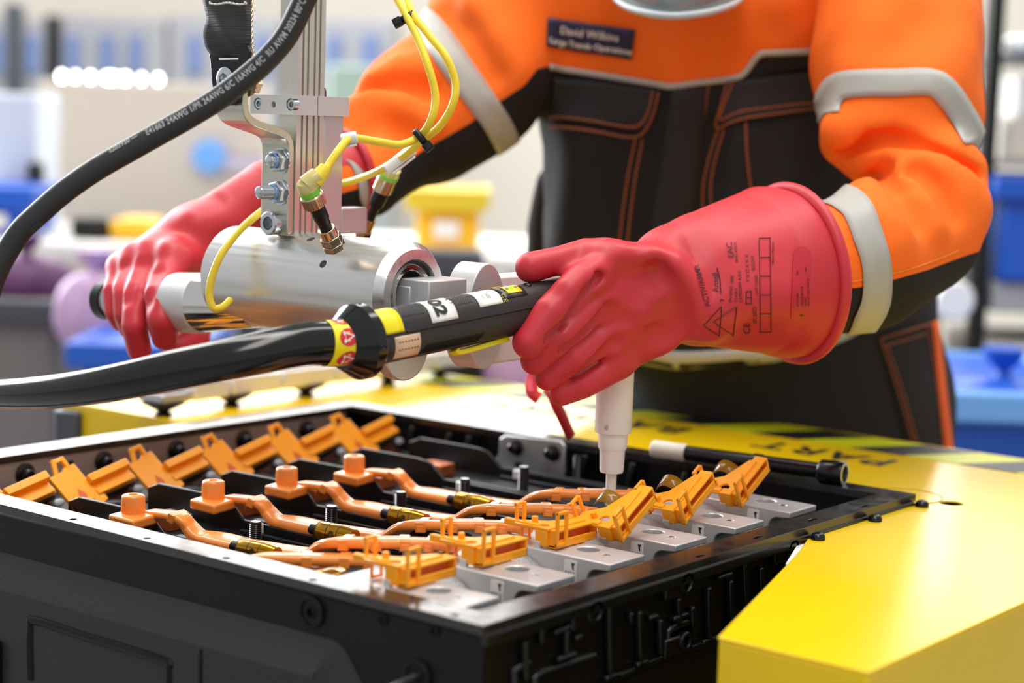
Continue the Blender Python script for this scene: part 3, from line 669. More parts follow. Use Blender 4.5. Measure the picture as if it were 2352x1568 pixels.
# ------------------------------------------------------------------ orange clips along both sides of the modules
def rot_axis(axis, a):
    x, y, z = np.array(axis, float) / np.linalg.norm(axis); c, s = math.cos(a), math.sin(a); C = 1 - c
    return np.array([[c + x * x * C, x * y * C - z * s, x * z * C + y * s], [y * x * C + z * s, c + y * y * C, y * z * C - x * s], [z * x * C - y * s, z * y * C + x * s, c + z * z * C]])
def orient(o, Rm):
    F = np.eye(4); F[:3, :3] = Rm; F[:3, 3] = o; return F
def loop_frame(mb, F, y0, y1, z0, z1, x, t=.0026, lean=0.0):
    for (ya, yb, za, zb) in ((y0, y0 + t, z0, z1), (y1 - t, y1, z0, z1), (y0, y1, z1 - t, z1), (y0, y1, z0, z0 + t)):
        mb.box((x + lean * ((za + zb) / 2 - z0), (ya + yb) / 2, (za + zb) / 2), (t, yb - ya, zb - za), F)
def clip_right(o, tilt, label, film):
    F = orient(o, rot_axis((1, 0, 0), tilt))
    t = thing('sensor_clip', label, 'clip', o, 'orange sensor clips beside the end blocks')
    m = MB()                                            # tray: open channel along y
    L = .054
    m.box((-.0065, L / 2, .0015), (.013, L, .003), F); m.box((-.0115, L / 2, .007), (.003, L, .012), F)
    m.box((-.001, L / 2, .0045), (.002, L, .004), F); m.box((-.006, L / 2, .0135), (.012, L, .002), F); m.box((-.0065, L - .001, .007), (.013, .002, .013), F); m.box((-.0065, .002, .007), (.013, .004, .013), F)
    m.obj('tray', K['orange_clip'], t, .0006)
    m = MB(); m.box((-.0085, L / 2 + .004, .0075), (.004, L - .012, .009), F); m.obj('tray_lining', mat('deep_orange', rgb(236, 110, 40), .5) if 'deep_orange' not in MATS else MATS['deep_orange'], t)
    m = MB(); poly = [(-.040, -.003), (-.006, -.003), (-.006, .046), (-.013, .046), (-.024, .020), (-.040, .010)]
    m.prism(poly, .0135, .0160, F); pl = m.obj('plate', K['orange_clip'])
    c = MB(); c.cyl(ap(F, [(-.0165, .0055, .008)])[0], ap(F, [(-.0165, .0055, .022)])[0], .0048, seg=20); cut(pl, c); attach(pl, t)
    bv = pl.modifiers.new('bevel', 'BEVEL'); bv.width = .0005; bv.segments = 1; bv.limit_method = 'ANGLE'
    m = MB(); m.box((-.034, .0005, .0150), (.034, .005, .0050), F); m.obj('bar', K['orange_clip'], t, .0008)
    m = MB(); loop_frame(m, F, .001, .013, .012, .0300, -.040, lean=-.15); m.obj('loop', K['orange_clip'], t, .0004)
    m = MB(); loop_frame(m, F, -.003, .011, .0025, .0300, .0012, lean=.05); m.obj('loop', K['orange_clip'], t, .0004)
    m = MB(); loop_frame(m, F, .004, .016, .000, .0125, -.038, t=.002); m.obj('loop', K['orange_clip'], t, .0004)
    m = MB(); m.cyl(ap(F, [(-.026, .006, .015)])[0], ap(F, [(-.026, .006, .0215)])[0], .0028, .0025, 16); m.obj('peg', K['orange_clip'], t, .0004)
    m = MB(); m.box((-.013, .002, .0075), (.012, .010, .013), F); m.obj('post', K['orange_clip'], t, .0012)
    m = MB(); m.box((-.016, -.002, .0015), (.006, .004, .006), F); m.obj('contact', K['alu'], t, .0004)
    if film:                                            # curled amber film standing behind the plate
        G = []
        for a in np.linspace(-1.0, 1.1, 12): G.append([ap(F, [(-.030 + .014 * math.sin(a * 1.1), .024 + yy, .011 + .006 * math.cos(a * 2.0) + .25 * yy)])[0] for yy in (0, .006, .012)])
        m = MB(); m.grid(G); m.obj('film', K['film'], t, solid=.0004)
    return t
A_l = ['flat orange clip nearest the front corner of the pack', 'second flat orange clip from the front corner', 'third flat orange clip, left of the torque tool tip']
for (px, py), l in zip(((934, 1353), (1108, 1304), (1277, 1262)), A_l): clip_right(P(px, py, -.0022), 0.0, l, False)
B_l = ['tilted orange clip just right of the torque tool tip', 'middle one of the three tilted orange clips', 'farthest tilted orange clip, by the back wall of the pack']
for (px, py), l in zip(((1430, 1246), (1574, 1205), (1703, 1166)), B_l): clip_right(P(px, py, -.002), math.radians(30), l, True)
# gold sensor tongue beside the first two flat clips
for (px, py), w_ in (((752, 1318), 'first'), ((1020, 1280), 'second')):
    o = P(px, py, -.006); t = thing('foil_tongue', 'gold foil tongue under the %s flat orange clip' % w_, 'foil', o)
    G = [[o + np.array([.010 * a, .012 * b, .0035 * math.cos(a * 1.4)]) for b in (-1, -.3, .3, 1)] for a in np.linspace(-1, 1, 9)]
    m = MB(); m.grid(G); m.obj('sheet', K['gold'], t, solid=.0004)

def clip_left():
    o = PLX(112, 1100, -.614)
    Rm = rot_axis((1, 0, 0), math.radians(13)) @ rot_axis((0, 1, 0), math.radians(41))
    F = orient(o, Rm)
    t = thing('sensor_clip', '', 'clip', o, 'orange sensor clips along the grey side rail')
    m = MB(); m.prism([(0, 0), (-.001, .017), (-.0035, .018), (-.0035, .031), (.010, .031), (.036, .032), (.037, .036), (.043, .036), (.046, .028), (.048, .0)], -.002, .002, F); m.obj('plate', K['orange_clip'], t, .0007)
    m = MB()
    for a, b in (((-.001, .009), (-.013, .014)), ((-.001, .024), (-.012, .023)), ((-.013, .0135), (-.012, .0235))):
        a = np.array([*a, 0]); b = np.array([*b, .002]); d = b - a; G2 = F @ frame((a + b) / 2, d, z=(0, 0, 1)); m.box((0, 0, 0), (np.linalg.norm(d) + .003, .0042, .0042), G2)
    m.obj('loop', K['orange_clip'], t, .0006)
    m = MB(); m.box((.0260, .053, -.002), (.020, .046, .004), F); m.box((.0195, .053, .003), (.008, .046, .010), F); m.box((.0330, .052, .001), (.006, .044, .005), F); m.obj('arm', K['orange_clip'], t, .0008)
    m = MB(); m.box((.028, .053, -.008), (.018, .048, .006), F); m.obj('seal_strip', K['black_rubber'], t, .0006)
    G = [[ap(F, [(.030 + .022 * u, .034 + .046 * v, -.012 - .006 * math.sin(3 * v) - .010 * u)])[0] for v in np.linspace(0, 1, 8)] for u in (0, .33, .66, 1)]
    m = MB(); m.grid(G); m.obj('film', MATS.get('dark_film') or mat('dark_film', rgb(84, 44, 20), .25), t, solid=.0005)
    m = MB(); m.sphere((.040, .080, -.014), (.004, .006, .003), 12, 8, F); m.obj('pad', K['grey'], t)
    dr = [(.0300 + .0042 * math.cos(a), .0160 + .0040 * math.sin(a)) for a in np.linspace(-2.2, 2.2, 12)] + [(.0215, .0160)]
    m = MB(); m.prism(dr, .0020, .0023, F); m.obj('stain', K['orange_dark'], t)
    m = MB(); m.box((.041, .010, .0021), (.004, .0012, .0004), F); m.box((.041, .019, .0021), (.003, .0014, .0004), F); m.box((.0385, .0215, .0021), (.0012, .004, .0004), F); m.obj('mark', K['ink'], t)
    return t
c0 = clip_left()
cl_l = ['tilted orange clip by the side rail nearest the bright left corner', 'second tilted orange clip along the grey side rail from the left', 'third tilted orange clip along the grey side rail',
        'fourth tilted orange clip along the grey side rail', 'farthest tilted orange clip, at the back corner of the pack']
c0['label'] = cl_l[0]
for j in range(1, 5): dup(c0, (0, .0915 * j, .0005 * j), cl_l[j])
dup(c0, (0, -.0915, 0), 'orange clip mostly hidden behind the bright front rim at the left')

# mounting bracket with two bolts on the back wall of the pack
t = thing('mounting_bracket', 'grey pressed bracket with two black bolts on the back wall', 'bracket', PLY(1220, 1050, .588))
q = lambda px, py: tuple(PLY(px, py, .586)[[0, 2]])
poly = [q(1162, 998), q(1290, 1012), q(1299, 1022), q(1298, 1092), q(1288, 1102), q(1200, 1098), q(1188, 1085), q(1150, 1078), q(1100, 1082), q(1098, 1072), q(1138, 1060), q(1148, 1040), q(1150, 1006)]
m = MB(); m.prism(poly, 0, .004, frame((0, .588, 0), (1, 0, 0), y=(0, 0, 1))); m.obj('plate', K['alu_soft'], t, .0012)
a = PLY(1100, 1080, .584); m = MB(); m.box(a + np.array([.02, -.016, .0]), (.05, .036, .003)); m.obj('foot', K['alu_soft'], t, .001)
for px, py in ((1187, 1028), (1271, 1040)):
    b = MB(); b.lathe([(0, .0085), (.002, .0085), (.0028, .0068), (.0028, .0058), (.009, .0055), (.0105, .004), (.0105, .0002)], frame(PLY(px, py, .5835), (0, -1, 0)), 20, cap=False); b.obj('flange_bolt', K['black_steel'], t)
a = PLY(1190, 1090, .5835); m = MB(); m.box(a + np.array([0, 0, .002]), (.008, .002, .022)); m.obj('notch', K['black_plastic'], t)
m = MB(); c_ = PLY(1012, 1078, .54); m.box(c_, (.05, .03, .006)); tag(m.obj('copper_tab', K['copper'], bevel=.001), 'copper tab lying by the back wall of the pack', 'copper tab')

# ------------------------------------------------------------------ yellow carrier round the pack
ZP = -0.010
car = thing('carrier_frame', 'glossy yellow enamelled carrier frame around the battery pack', 'carrier', (-.3, .7, -.3))
def xy(px, py): return tuple(P(px, py, ZP)[:2])
cr = xy(1648, 1462); crn = xy(1985, 1548); x_out = crn[0]
inner = [xy(2125, 1140), xy(1985, 1178), xy(1868, 1214), xy(1852, 1240), xy(1838, 1262), xy(1812, 1290), cr]
poly = [(x_out, cr[1]), (x_out, .93)] + [(-.97, .93), (-.97, .415), (-.724, .415), (-.724, YB + .008), (.006, YB + .008)] + inner[1:]
m = MB(); m.prism(poly, ZP - .002, ZP); pl = m.obj('deck_plate', K['yellow'])
c = MB(); hc = P(2185, 1155, ZP); c.cyl(hc - (0, 0, .02), hc + (0, 0, .02), .0105, seg=28); cut(pl, c); attach(pl, car)
bv = pl.modifiers.new('bevel', 'BEVEL'); bv.width = .0009; bv.segments = 2; bv.limit_method = 'ANGLE'; bv.angle_limit = math.radians(60)
m = MB(); m.cyl(hc - (0, 0, .03), hc - (0, 0, .008), .013); m.obj('hole_shade_plug', K['black_plastic'], car)  # black plug added under the hole, its colour stands in for shade
m = MB(); m.box(((cr[0] + x_out) / 2, cr[1] + .0025, ZP - .15), (x_out - cr[0] - .002, .005, .296)); m.obj('apron', K['yellow'], car, .0015)
m = MB(); m.box((x_out - .0026, (cr[1] + .93) / 2, ZP - .15), (.005, .93 - cr[1] - .002, .296)); m.obj('apron', K['yellow'], car, .0015)
m = MB(); m.box(((-.97 - .724) / 2, .4175, ZP - .15), (.244, .005, .296)); m.obj('apron', K['yellow'], car, .0015)
m = MB(); m.box((-.9675, .672, ZP - .15), (.005, .51, .296)); m.obj('apron', K['yellow'], car, .0015)
m = MB(); m.box(((-.97 + x_out) / 2, .9275, ZP - .15), (x_out + .97, .005, .296)); m.obj('apron', K['yellow'], car, .0015)
m = MB(); d_ = np.array(inner[3]) ; m.prism([(inner[3][0] - .006, inner[3][1] - .002), inner[3], inner[4], inner[5], (inner[5][0] - .005, inner[5][1] + .004)], ZP - .006, ZP - .003); m.obj('bare_edge', K['bench'], car)
for px, py in ((2118, 1158), (2010, 1191), (1879, 1233)):
    q_ = P(px, py, ZP + .002); b = MB(); b.lathe([(-.002, .0062), (.0, .0062), (.0012, .0060), (.0028, .0048), (.0038, .0030), (.0038, .0019), (.0022, .0017), (.0022, .0002)], frame(q_, (0, 0, 1)), 24, cap=False); b.obj('button_screw', K['black_steel'], car)
for (x, y) in ((.19, .16), (.19, .90), (-.96, .425), (-.96, .91)):
    b = MB(); b.box((x - .012 if x > 0 else x + .012, y, (ZP - .006 + FLOOR) / 2), (.04, .04, ZP - .012 - FLOOR)); b.obj('leg', K['grey_dark'], car, .004)
b = MB(); b.box((-.385, .45, -.28), (1.1, .9, .03)); b.obj('support_deck', K['grey_dark'], car, .003)
# hazard tape along the far edge: black and lime lozenges
y0, y1 = .845, .922
xs = np.arange(-.93, .2, .062); k = 0
for x in xs:
    a = [(x, y0), (x + .062, y0), (x + .062 + .05, y1), (x + .05, y1)]
    a = [(min(max(px_, -.965), x_out - .004), py_) for px_, py_ in a]
    m = MB(); m.prism(a, ZP + .0001, ZP + .0006); m.obj('tape_stripe', K['lime'] if k % 2 else K['black_tape'], car); k += 1
# stencilled word on the back plate, read from the operator's side
for w_, x_ in (('BATTERY', -.36), ('PART', -.11)):
    m = MB(); Ft = frame((x_, .812, ZP + .0004), (-1, 0, 0), y=(0, -1, 0)); put_text(m, w_, .060, Ft, bold=.0012, spacing=1.15); m.obj('stencil_lettering', K['black_tape'], car)
m = MB(); m.torus(.034, .0004, frame(P(2080, 1138, ZP + .0003), (0, 0, 1)), 40, 6); m.obj('ring_mark', mat('worn_yellow', rgb(186, 150, 10), .4), car)

# long impact socket lying along the back rim
t = thing('socket_extension', 'long black socket extension with white tape lying on the back rim', 'socket', P(1740, 1060, .012))
a = P(1500, 1030, .0105); b = P(1925, 1086, .0105); ax = (b - a) / np.linalg.norm(b - a); ax[2] = 0; F = frame(a, ax)
L = np.linalg.norm(b - a)
m = MB(); m.lathe([(0.03, .006), (.032, .0074), (L * .55, .0076), (L * .56, .0084), (L * .60, .0084), (L * .61, .0076), (L * .93, .0074)], F, 28); m.obj('shaft', K['black_steel'], t, angle=50)
m = MB(); m.lathe([(L * .90, .0074), (L * .915, .0110), (L * 1.03, .0116), (L * 1.035, .0110), (L * 1.035, .0078), (L * .99, .0075), (L * .99, .0002)], F, 28, cap=False); m.obj('socket_head', K['black_steel'], t, angle=50)
m = MB(); m.lathe([(L * 1.0355, .0108), (L * 1.036, .0104), (L * 1.036, .0080)], F, 28, cap=False); m.lathe([(L * 1.036, .0080), (L * 1.0, .0076)], F, 6, cap=False); m.obj('worn_lip', K['bolt'], t)
m = MB(); m.lathe([(0, .0078), (.001, .0086), (.012, .0088), (.020, .0084), (.034, .0086), (.036, .0076)], F, 24); m.obj('tape_wrap', K['white_tape'], t)

# silver segmented rail on dark feet along the left plate
t = thing('segmented_rail', 'silver segmented rail on dark round feet along the left yellow plate', 'rail', (-.84, .68, ZP))
ys = [.415, .462, .52, .60, .69, .78, .87, .955, 1.04]
for i in range(len(ys) - 1):
    m = MB(); y = (ys[i] + ys[i + 1]) / 2; hh = .022 if i else .012
    m.box((-.816, y, .004 + hh / 2), (.042, ys[i + 1] - ys[i] - .004, hh)); m.box((-.816, y, .004 + hh + .003), (.03, ys[i + 1] - ys[i] - .010, .006)); m.obj('segment', K['silver_rail'] if i else K['alu_soft'], t, .003)
for y in [P(px_, py_, ZP)[1] for px_, py_ in ((402, 958), (545, 934), (700, 908))] + [.80, .90]:
    m = MB(); m.lathe([(0, .010), (.002, .0105), (.004, .006), (.006, .009), (.0135, .024)], frame((-.812, min(y, .90), ZP), (0, 0, 1)), 24); m.obj('foot', K['black_rubber'], t, angle=60)

# ------------------------------------------------------------------ lifting head: cylinder, column, bracket, clamp
CYL = D(720, 650, 1.60); RC = .0432; cy = CYL[1]
xl = PLY(540, 655, cy)[0]; xr = PLY(952, 645, cy)[0]
hoist = thing('lifting_device', 'silver aluminium lifting device hanging on an extruded column', 'lifting head', CYL)
m = MB(); Fc = frame((0, cy, CYL[2]), (1, 0, 0), z=(0, 0, 1))
m.lathe([(xl, .024), (xl, RC - .002), (xl + .002, RC), (xr - .007, RC), (xr, RC - .006), (xr, .0290), (xr - .006, .0286), (xr - .006, .0250), (xr - .004, .0246), (xr - .004, .0195), (xr - .020, .0190), (xr - .020, .002)], Fc, 72, cap=True)
barrel = m.obj('barrel', mat('brushed_barrel', rgb(222, 221, 219), .33, 1.0, noise=.05, nscale=6, rvar=.06, stretch=(2, 40, 40)))
c = MB()
for px, py, r in ((742, 606, .0036), (714, 549, .0036), (1010, 700, .003)):
    d0 = PLY(px, py, cy); v = RM @ _ray(px, py); v /= np.linalg.norm(v)
    tt = np.linspace(.8, 2.2, 4000); pts = CAM + tt[:, None] * v; rr = np.hypot(pts[:, 1] - cy, pts[:, 2] - CYL[2]); hit = pts[np.argmax(rr < RC)]
    n = hit - np.array([hit[0], cy, CYL[2]]); n /= np.linalg.norm(n); c.cyl(hit - n * .012, hit + n * .006, r, seg=16)
cut(barrel, c); attach(barrel, hoist)
m = MB(); m.lathe([(xr - .0055, .0284), (xr - .0052, .0266), (xr - .0058, .0252)], Fc, 48, cap=False); m.obj('seal_ring', K['black_rubber'], hoist)
m = MB(); m.lathe([(xr - .004, .0244), (xr - .002, .0236), (xr - .002, .0205), (xr - .004, .0198)], Fc, 48, cap=False); m.obj('bearing_ring', K['mirror'], hoist)
# handle on the left end
HA_, HB_ = D(548, 699, 1.648), D(240, 688, 1.768); hx_ = (HB_ - HA_) / np.linalg.norm(HB_ - HA_); Fh = frame(HA_, hx_, z=(0, 0, 1))
hs_ = np.linspace(-.05, .25, 400); hpx = PX0(HA_ + hs_[:, None] * hx_)
h0, h1, h2, h3 = [float(np.interp(-v, -hpx, hs_)) for v in (536, 470, 408, 240)]
m = MB(); m.lathe([(h0 - .03, .020), (h0, .0225), (h1, .0262)], Fh, 48); m.obj('neck', K['mirror'], hoist)
m = MB(); m.lathe([(h1, .0262), (h1 + .001, .0275), (h2 - .002, .0275), (h2, .026), (h2, .018)], Fh, 48); m.obj('collar', K['alu'], hoist)
m = MB(); m.lathe([(h2, .0165), (h3 - .012, .0165)], Fh, 32); m.obj('grip', K['alu_soft'], hoist)
m = MB(); m.lathe([(h3 - .012, .0185), (h3 - .001, .0190), (h3 + .002, .016)], Fh, 32); m.obj('end_cap', K['black_plastic'], hoist)
# arm leaving the right end along +y: square bar, round cheeks, long flat
a0 = PLY(985, 690, cy - .014); AX = xr + .010
e = lambda px, py: PLX(px, py, AX + .016)
zt_, zb_ = e(985, 646)[2], e(985, 735)[2]; ya = e(985, 690)[1]; yb = e(1072, 690)[1]; yc_ = e(1160, 690)[1]; yd = e(1330, 690)[1]
m = MB(); m.box((AX - .001, (ya + yb) / 2, (zt_ + zb_) / 2), (.034, yb - ya, zt_ - zb_)); m.obj('arm_bar', K['alu'], hoist, .0012)
m = MB(); m.box((AX - .014, ya + .004, (zt_ + zb_) / 2 + .001), (.020, .010, zt_ - zb_ - .014)); m.obj('arm_shoulder', K['alu'], hoist, .001)
rch = (e(1112, 606)[2] - e(1112, 850)[2]) / 2; zc_ = e(1112, 606)[2] - rch
m = MB(); pts = [(rch * .55 * math.cos(a), rch * math.sin(a)) for a in np.linspace(0, 2 * math.pi, 40, endpoint=False)]
m.prism(pts, -.014, .014, frame((AX + .0, (yb + yc_) / 2 + .004, zc_), (0, 1, 0), y=(0, 0, 1))); m.obj('cheek_plate', K['alu'], hoist, .001)
m = MB(); ztf = e(1230, 632)[2]; zbf = e(1200, 832)[2]; m.box((AX - .004, (yc_ + yd) / 2, (ztf + zbf) / 2), (.022, yd - yc_ + .03, ztf - zbf)); m.obj('arm_flat', K['white_plastic'], hoist, .002)
rb = .030; pc = PLX(935, 800, AX + .010)
m = MB(); m.cyl(pc + np.array([-.012, 0, 0]), pc + np.array([.0, 0, 0]), .0265, seg=40); m.obj('swivel_disc', K['alu_soft'], hoist, .0012)
m = MB(); m.box((AX - .004, ya + .01, (pc[2] + zb_) / 2), (.012, .03, abs(zb_ - pc[2]) + .01)); m.obj('swivel_stem', K['alu_soft'], hoist, .001)

# column
cyc = cy - .0165; corner = PLY(679, 400, cyc); cxr = corner[0]; cxl = cxr - .0215
ztop = PLY(690, -260, cyc)[2]; zbot = CYL[2] + RC - .003
wy = .033
sl = [(cxl, cyc), (cxr, cyc)]
for ys_ in (.0065, .0125, .0205, .0265): sl += [(cxr, cyc + ys_ - .0012), (cxr - .0022, cyc + ys_ - .0010), (cxr - .0022, cyc + ys_ + .0010), (cxr, cyc + ys_ + .0012)]
sl += [(cxr, cyc + wy), (cxl, cyc + wy)]
m = MB(); m.prism(sl, zbot, ztop); m.obj('column', mat('anodised_column', rgb(208, 205, 196), .30, .85, noise=.05, nscale=8, rvar=.06, stretch=(30, 30, 1)), hoist, angle=20)
zz = lambda py, y=cyc: PLY(660, py, y)[2]
m = MB(); m.box(((cxl + cxr) / 2 - .012, cyc + wy / 2 + .010, zz(241)), (.0215 + .030, wy + .036, zz(219) - zz(264))); cp = m.obj('clamp_plate', K['alu'])
c = MB(); yf = cyc - .008
for px, py, r in ((592, 238, .0052), (667, 240, .0052), (628, 240, .0027)):
    q_ = PLY(px, py, yf); c.cyl(q_ + (0, -.004, 0), q_ + (0, .006, 0), r, seg=24)
c.box((cxr + .004, cyc + .022, zz(241)), (.02, .0012, .05)); cut(cp, c); attach(cp, hoist)
bv = cp.modifiers.new('bevel', 'BEVEL'); bv.width = .0008; bv.segments = 2; bv.limit_method = 'ANGLE'
def socket_screw(q_, dirv, r, h, name='socket_screw', m_=None):
    b = MB(); F = frame(q_, dirv); b.lathe([(-.002, r), (h - r * .12, r), (h, r * .88), (h, r * .56)], F, 28, cap=False)
    b.lathe([(h, r * .56), (h - r * .7, r * .5), (h - r * .7, .0001)], F, 6, cap=False); return b.obj(name, m_ or K['bolt'], hoist, angle=30)
for px, py in ((592, 238), (667, 240)): socket_screw(PLY(px, py, yf) + (0, .0045, 0), (0, -1, 0), .0046, .0036)
m = MB(); q_ = PLY(738, 212, cyc + .036); m.lathe([(-.004, .0062), (.004, .0058), (.007, .0048), (.007, .0002)], frame(q_ - np.array([.002, 0, .003]), (0, 0, 1)), 20, cap=False); m.obj('cap_nut', K['rust_bolt'], hoist)
m = MB(); m.box((cxr - .010, cyc + wy + .0135, (zz(262) + zbot) / 2), (.018, .0245, zz(262) - zbot)); m.obj('flat_bar', K['alu_soft'], hoist, .001)
m = MB(); q_ = PLX(800, 500, cxr - .006); m.box((cxr - .012, q_[1] + .006, (PLX(800, 478, cxr)[2] + zbot) / 2), (.016, .034, PLX(800, 478, cxr)[2] - zbot)); m.obj('foot_block', K['alu_soft'], hoist, .0012)
# bent bracket on the column's front
tk = .0068; yb0 = cyc - tk / 2 - .0002; zlow = zz(536)
pp = smooth_path([(0, yb0, zlow), (0, yb0, zz(400)), (0, yb0, zz(345)), (0, yb0 - .002, zz(322)), (0, yb0 - .010, zz(305)), (0, yb0 - .042, zz(283)), (0, yb0 - .052, zz(266)), (0, yb0 - .054, zz(240)), (0, yb0 - .054, zz(200)), (0, yb0 - .054, zz(150))], 6)
bx = (cxr - .0345, cxr - .0015); T_, N__, B__ = frames_along(pp, (1, 0, 0))
G = [];
nrm = np.cross(T_, np.array([1, 0, 0]))
prof_o = pp + nrm * tk / 2; prof_i = pp - nrm * tk / 2
pl2 = [(p[1], p[2]) for p in prof_o] + [(p[1], p[2]) for p in prof_i[::-1]]
m = MB(); n_ = len(pl2); va = [(bx[0], y, z) for y, z in pl2] + [(bx[1], y, z) for y, z in pl2]; h_ = n_ // 2
fs = [(i, (i + 1) % n_, n_ + (i + 1) % n_, n_ + i) for i in range(n_)]
for i in range(h_ - 1): fs += [(i, i + 1, n_ - 2 - i, n_ - 1 - i), (n_ + i, n_ + n_ - 1 - i, n_ + n_ - 2 - i, n_ + i + 1)]
m.add(va, fs); m.obj('bent_bracket', K['zinc'], hoist, .001, angle=40)
yfb = yb0 - tk / 2
def hexnut(px, py, r, h, stud, rs=.0055):
    q_ = PLY(px, py, yfb); b = MB(); F = frame(q_, (0, -1, 0), z=(0, 0, 1)); F = F @ orient((0, 0, 0), rot_axis((1, 0, 0), .25))
    b.lathe([(0, r * 1.12), (.0012, r * 1.12)], F, 24); b.lathe([(.0012, r * .97), (.0020, r), (h - .0012, r), (h, r * .86)], F, 6); b.lathe([(h - .001, r * .62), (h + .0025, r * .60), (h + .0025, rs)], F, 24, cap=False)
    nut = b.obj('lock_nut', K['bolt'], hoist, angle=25)
    b = MB(); b.torus(rs + .0006, .0006, F @ frame((h + .0024, 0, 0), (1, 0, 0)), 24, 8); b.obj('nylon_ring', K['blue_pale'], nut)
    pr = [(h, rs)]; z = h + .002
    while z < h + stud - .0012: pr += [(z, rs), (z + .0005, rs * .88)]; z += .0011
    pr += [(h + stud - .001, rs * .95), (h + stud, rs * .78), (h + stud, .0001)]
    b = MB(); b.lathe(pr, F, 20, cap=False); b.obj('threaded_end', K['bolt'], nut, angle=70)
hexnut(646, 369, .0098, .0085, .0065); hexnut(644, 441, .0098, .0085, .0175)
socket_screw(PLY(634, 512, yfb), (0, -1, 0), .0102, .0100)
# tab screw and side nut
yt = yb0 - .054 - tk / 2
q_ = PLY(520, 182, yt - .006); m = MB(); F = frame(q_, (0, -1, 0)); m.lathe([(0, .0098), (.0022, .0100), (.0032, .0086), (.0036, .0046)], F, 28, cap=False); m.lathe([(.0036, .0046), (.0006, .0042), (.0006, .0001)], F, 6, cap=False); m.obj('countersunk_screw', K['bolt'], hoist, angle=30)
q_ = PLY(590, 192, yt + tk + .001); m = MB(); F = frame(q_ + np.array([-.012, 0, 0]), (0, 1, 0)); m.lathe([(0, .0112), (.0016, .0112)], F, 28); m.lathe([(.002, .0090), (.010, .0090), (.011, .008)], F, 6); m.obj('lock_nut', K['brass'], hoist, angle=25)

# hanging black strap with its metal end plate
t = thing('lifting_strap', 'black webbing strap with white stitching and a black end plate', 'strap', PLY(520, 60, yt))
y_s = yt - .0045
def wb(px, py, dy=0): return PLY(px, py, y_s + dy)
L_ = [(472, -160), (471, -60), (470, 0), (474, 40), (470, 70), (474, 98), (482, 118), (492, 132)]; R_ = [(578, -160), (576, -60), (574, 0), (576, 40), (573, 70), (572, 98), (569, 118), (562, 130)]
Lp = smooth_path([wb(*p, .003 * math.sin(i)) for i, p in enumerate(L_)], 5); Rp = smooth_path([wb(*p, .003 * math.sin(i) + .004) for i, p in enumerate(R_)], 5)
G = []
for a, b in zip(Lp, Rp): G.append([a + (b - a) * s - np.array([0, .002 * math.sin(math.pi * s), 0]) + np.array([0, .0012 * math.sin(9 * s + a[2] * 160), 0]) for s in np.linspace(0, 1, 12)])
m = MB(); m.grid(G); m.obj('webbing', K['web'], t, solid=.0026, angle=70)
m = MB(); 
for k in range(10):
    s = k / 9; q0 = wb(484 + 76 * s, 8 + 2 * math.sin(k), -.0072); q1 = wb(484 + 76 * (s + .075), 8 + 2 * math.sin(k + 1), -.0072); m.cyl(q0, q1, .0009, seg=8)
for k in range(4): m.cyl(wb(482, -24 + 9 * k, -.0072), wb(482, -18 + 9 * k, -.0072), .0008, seg=8); m.cyl(wb(562, -24 + 9 * k, -.0072), wb(562, -18 + 9 * k, -.0072), .0008, seg=8)
m.obj('stitching', K['thread'], t)
q = lambda px, py: tuple(PLY(px, py, yt - .004)[[0, 2]])
m = MB(); m.prism([q(484, 118), q(572, 104), q(578, 120), q(572, 158), q(556, 222), q(546, 240), q(520, 244), q(497, 226), q(490, 190)], 0, .003, frame((0, yt - .003, 0), (1, 0, 0), y=(0, 0, 1))); ep = m.obj('end_plate', K['black_steel'])
c = MB(); c.prism([q(499, 127), q(552, 126), q(550, 137), q(504, 138)], -.01, .02, frame((0, yt - .003, 0), (1, 0, 0), y=(0, 0, 1))); cut(ep, c); attach(ep, t)
bv = ep.modifiers.new('bevel', 'BEVEL'); bv.width = .0008; bv.segments = 2; bv.limit_method = 'ANGLE'
# twisted safety wire beside the strap
base = [PLY(577, -80, yt + .01), PLY(577, 10, yt + .01), PLY(576, 60, yt + .008), PLY(578, 110, yt + .006), PLY(583, 150, yt + .008), PLY(580, 180, yt + .012)]
sp = smooth_path(base, 14); m = MB(); T_, N__, B__ = frames_along(sp, (1, 0, 0))
for ph in (0, math.pi):
    a = np.arange(len(sp)) * .9 + ph; m.tube(sp + .0011 * (N__ * np.cos(a)[:, None] + B__ * np.sin(a)[:, None]), .0010, 7)
tag(m.obj('safety_wire', K['brass'], angle=80), 'thin twisted steel wire beside the black strap', 'wire')

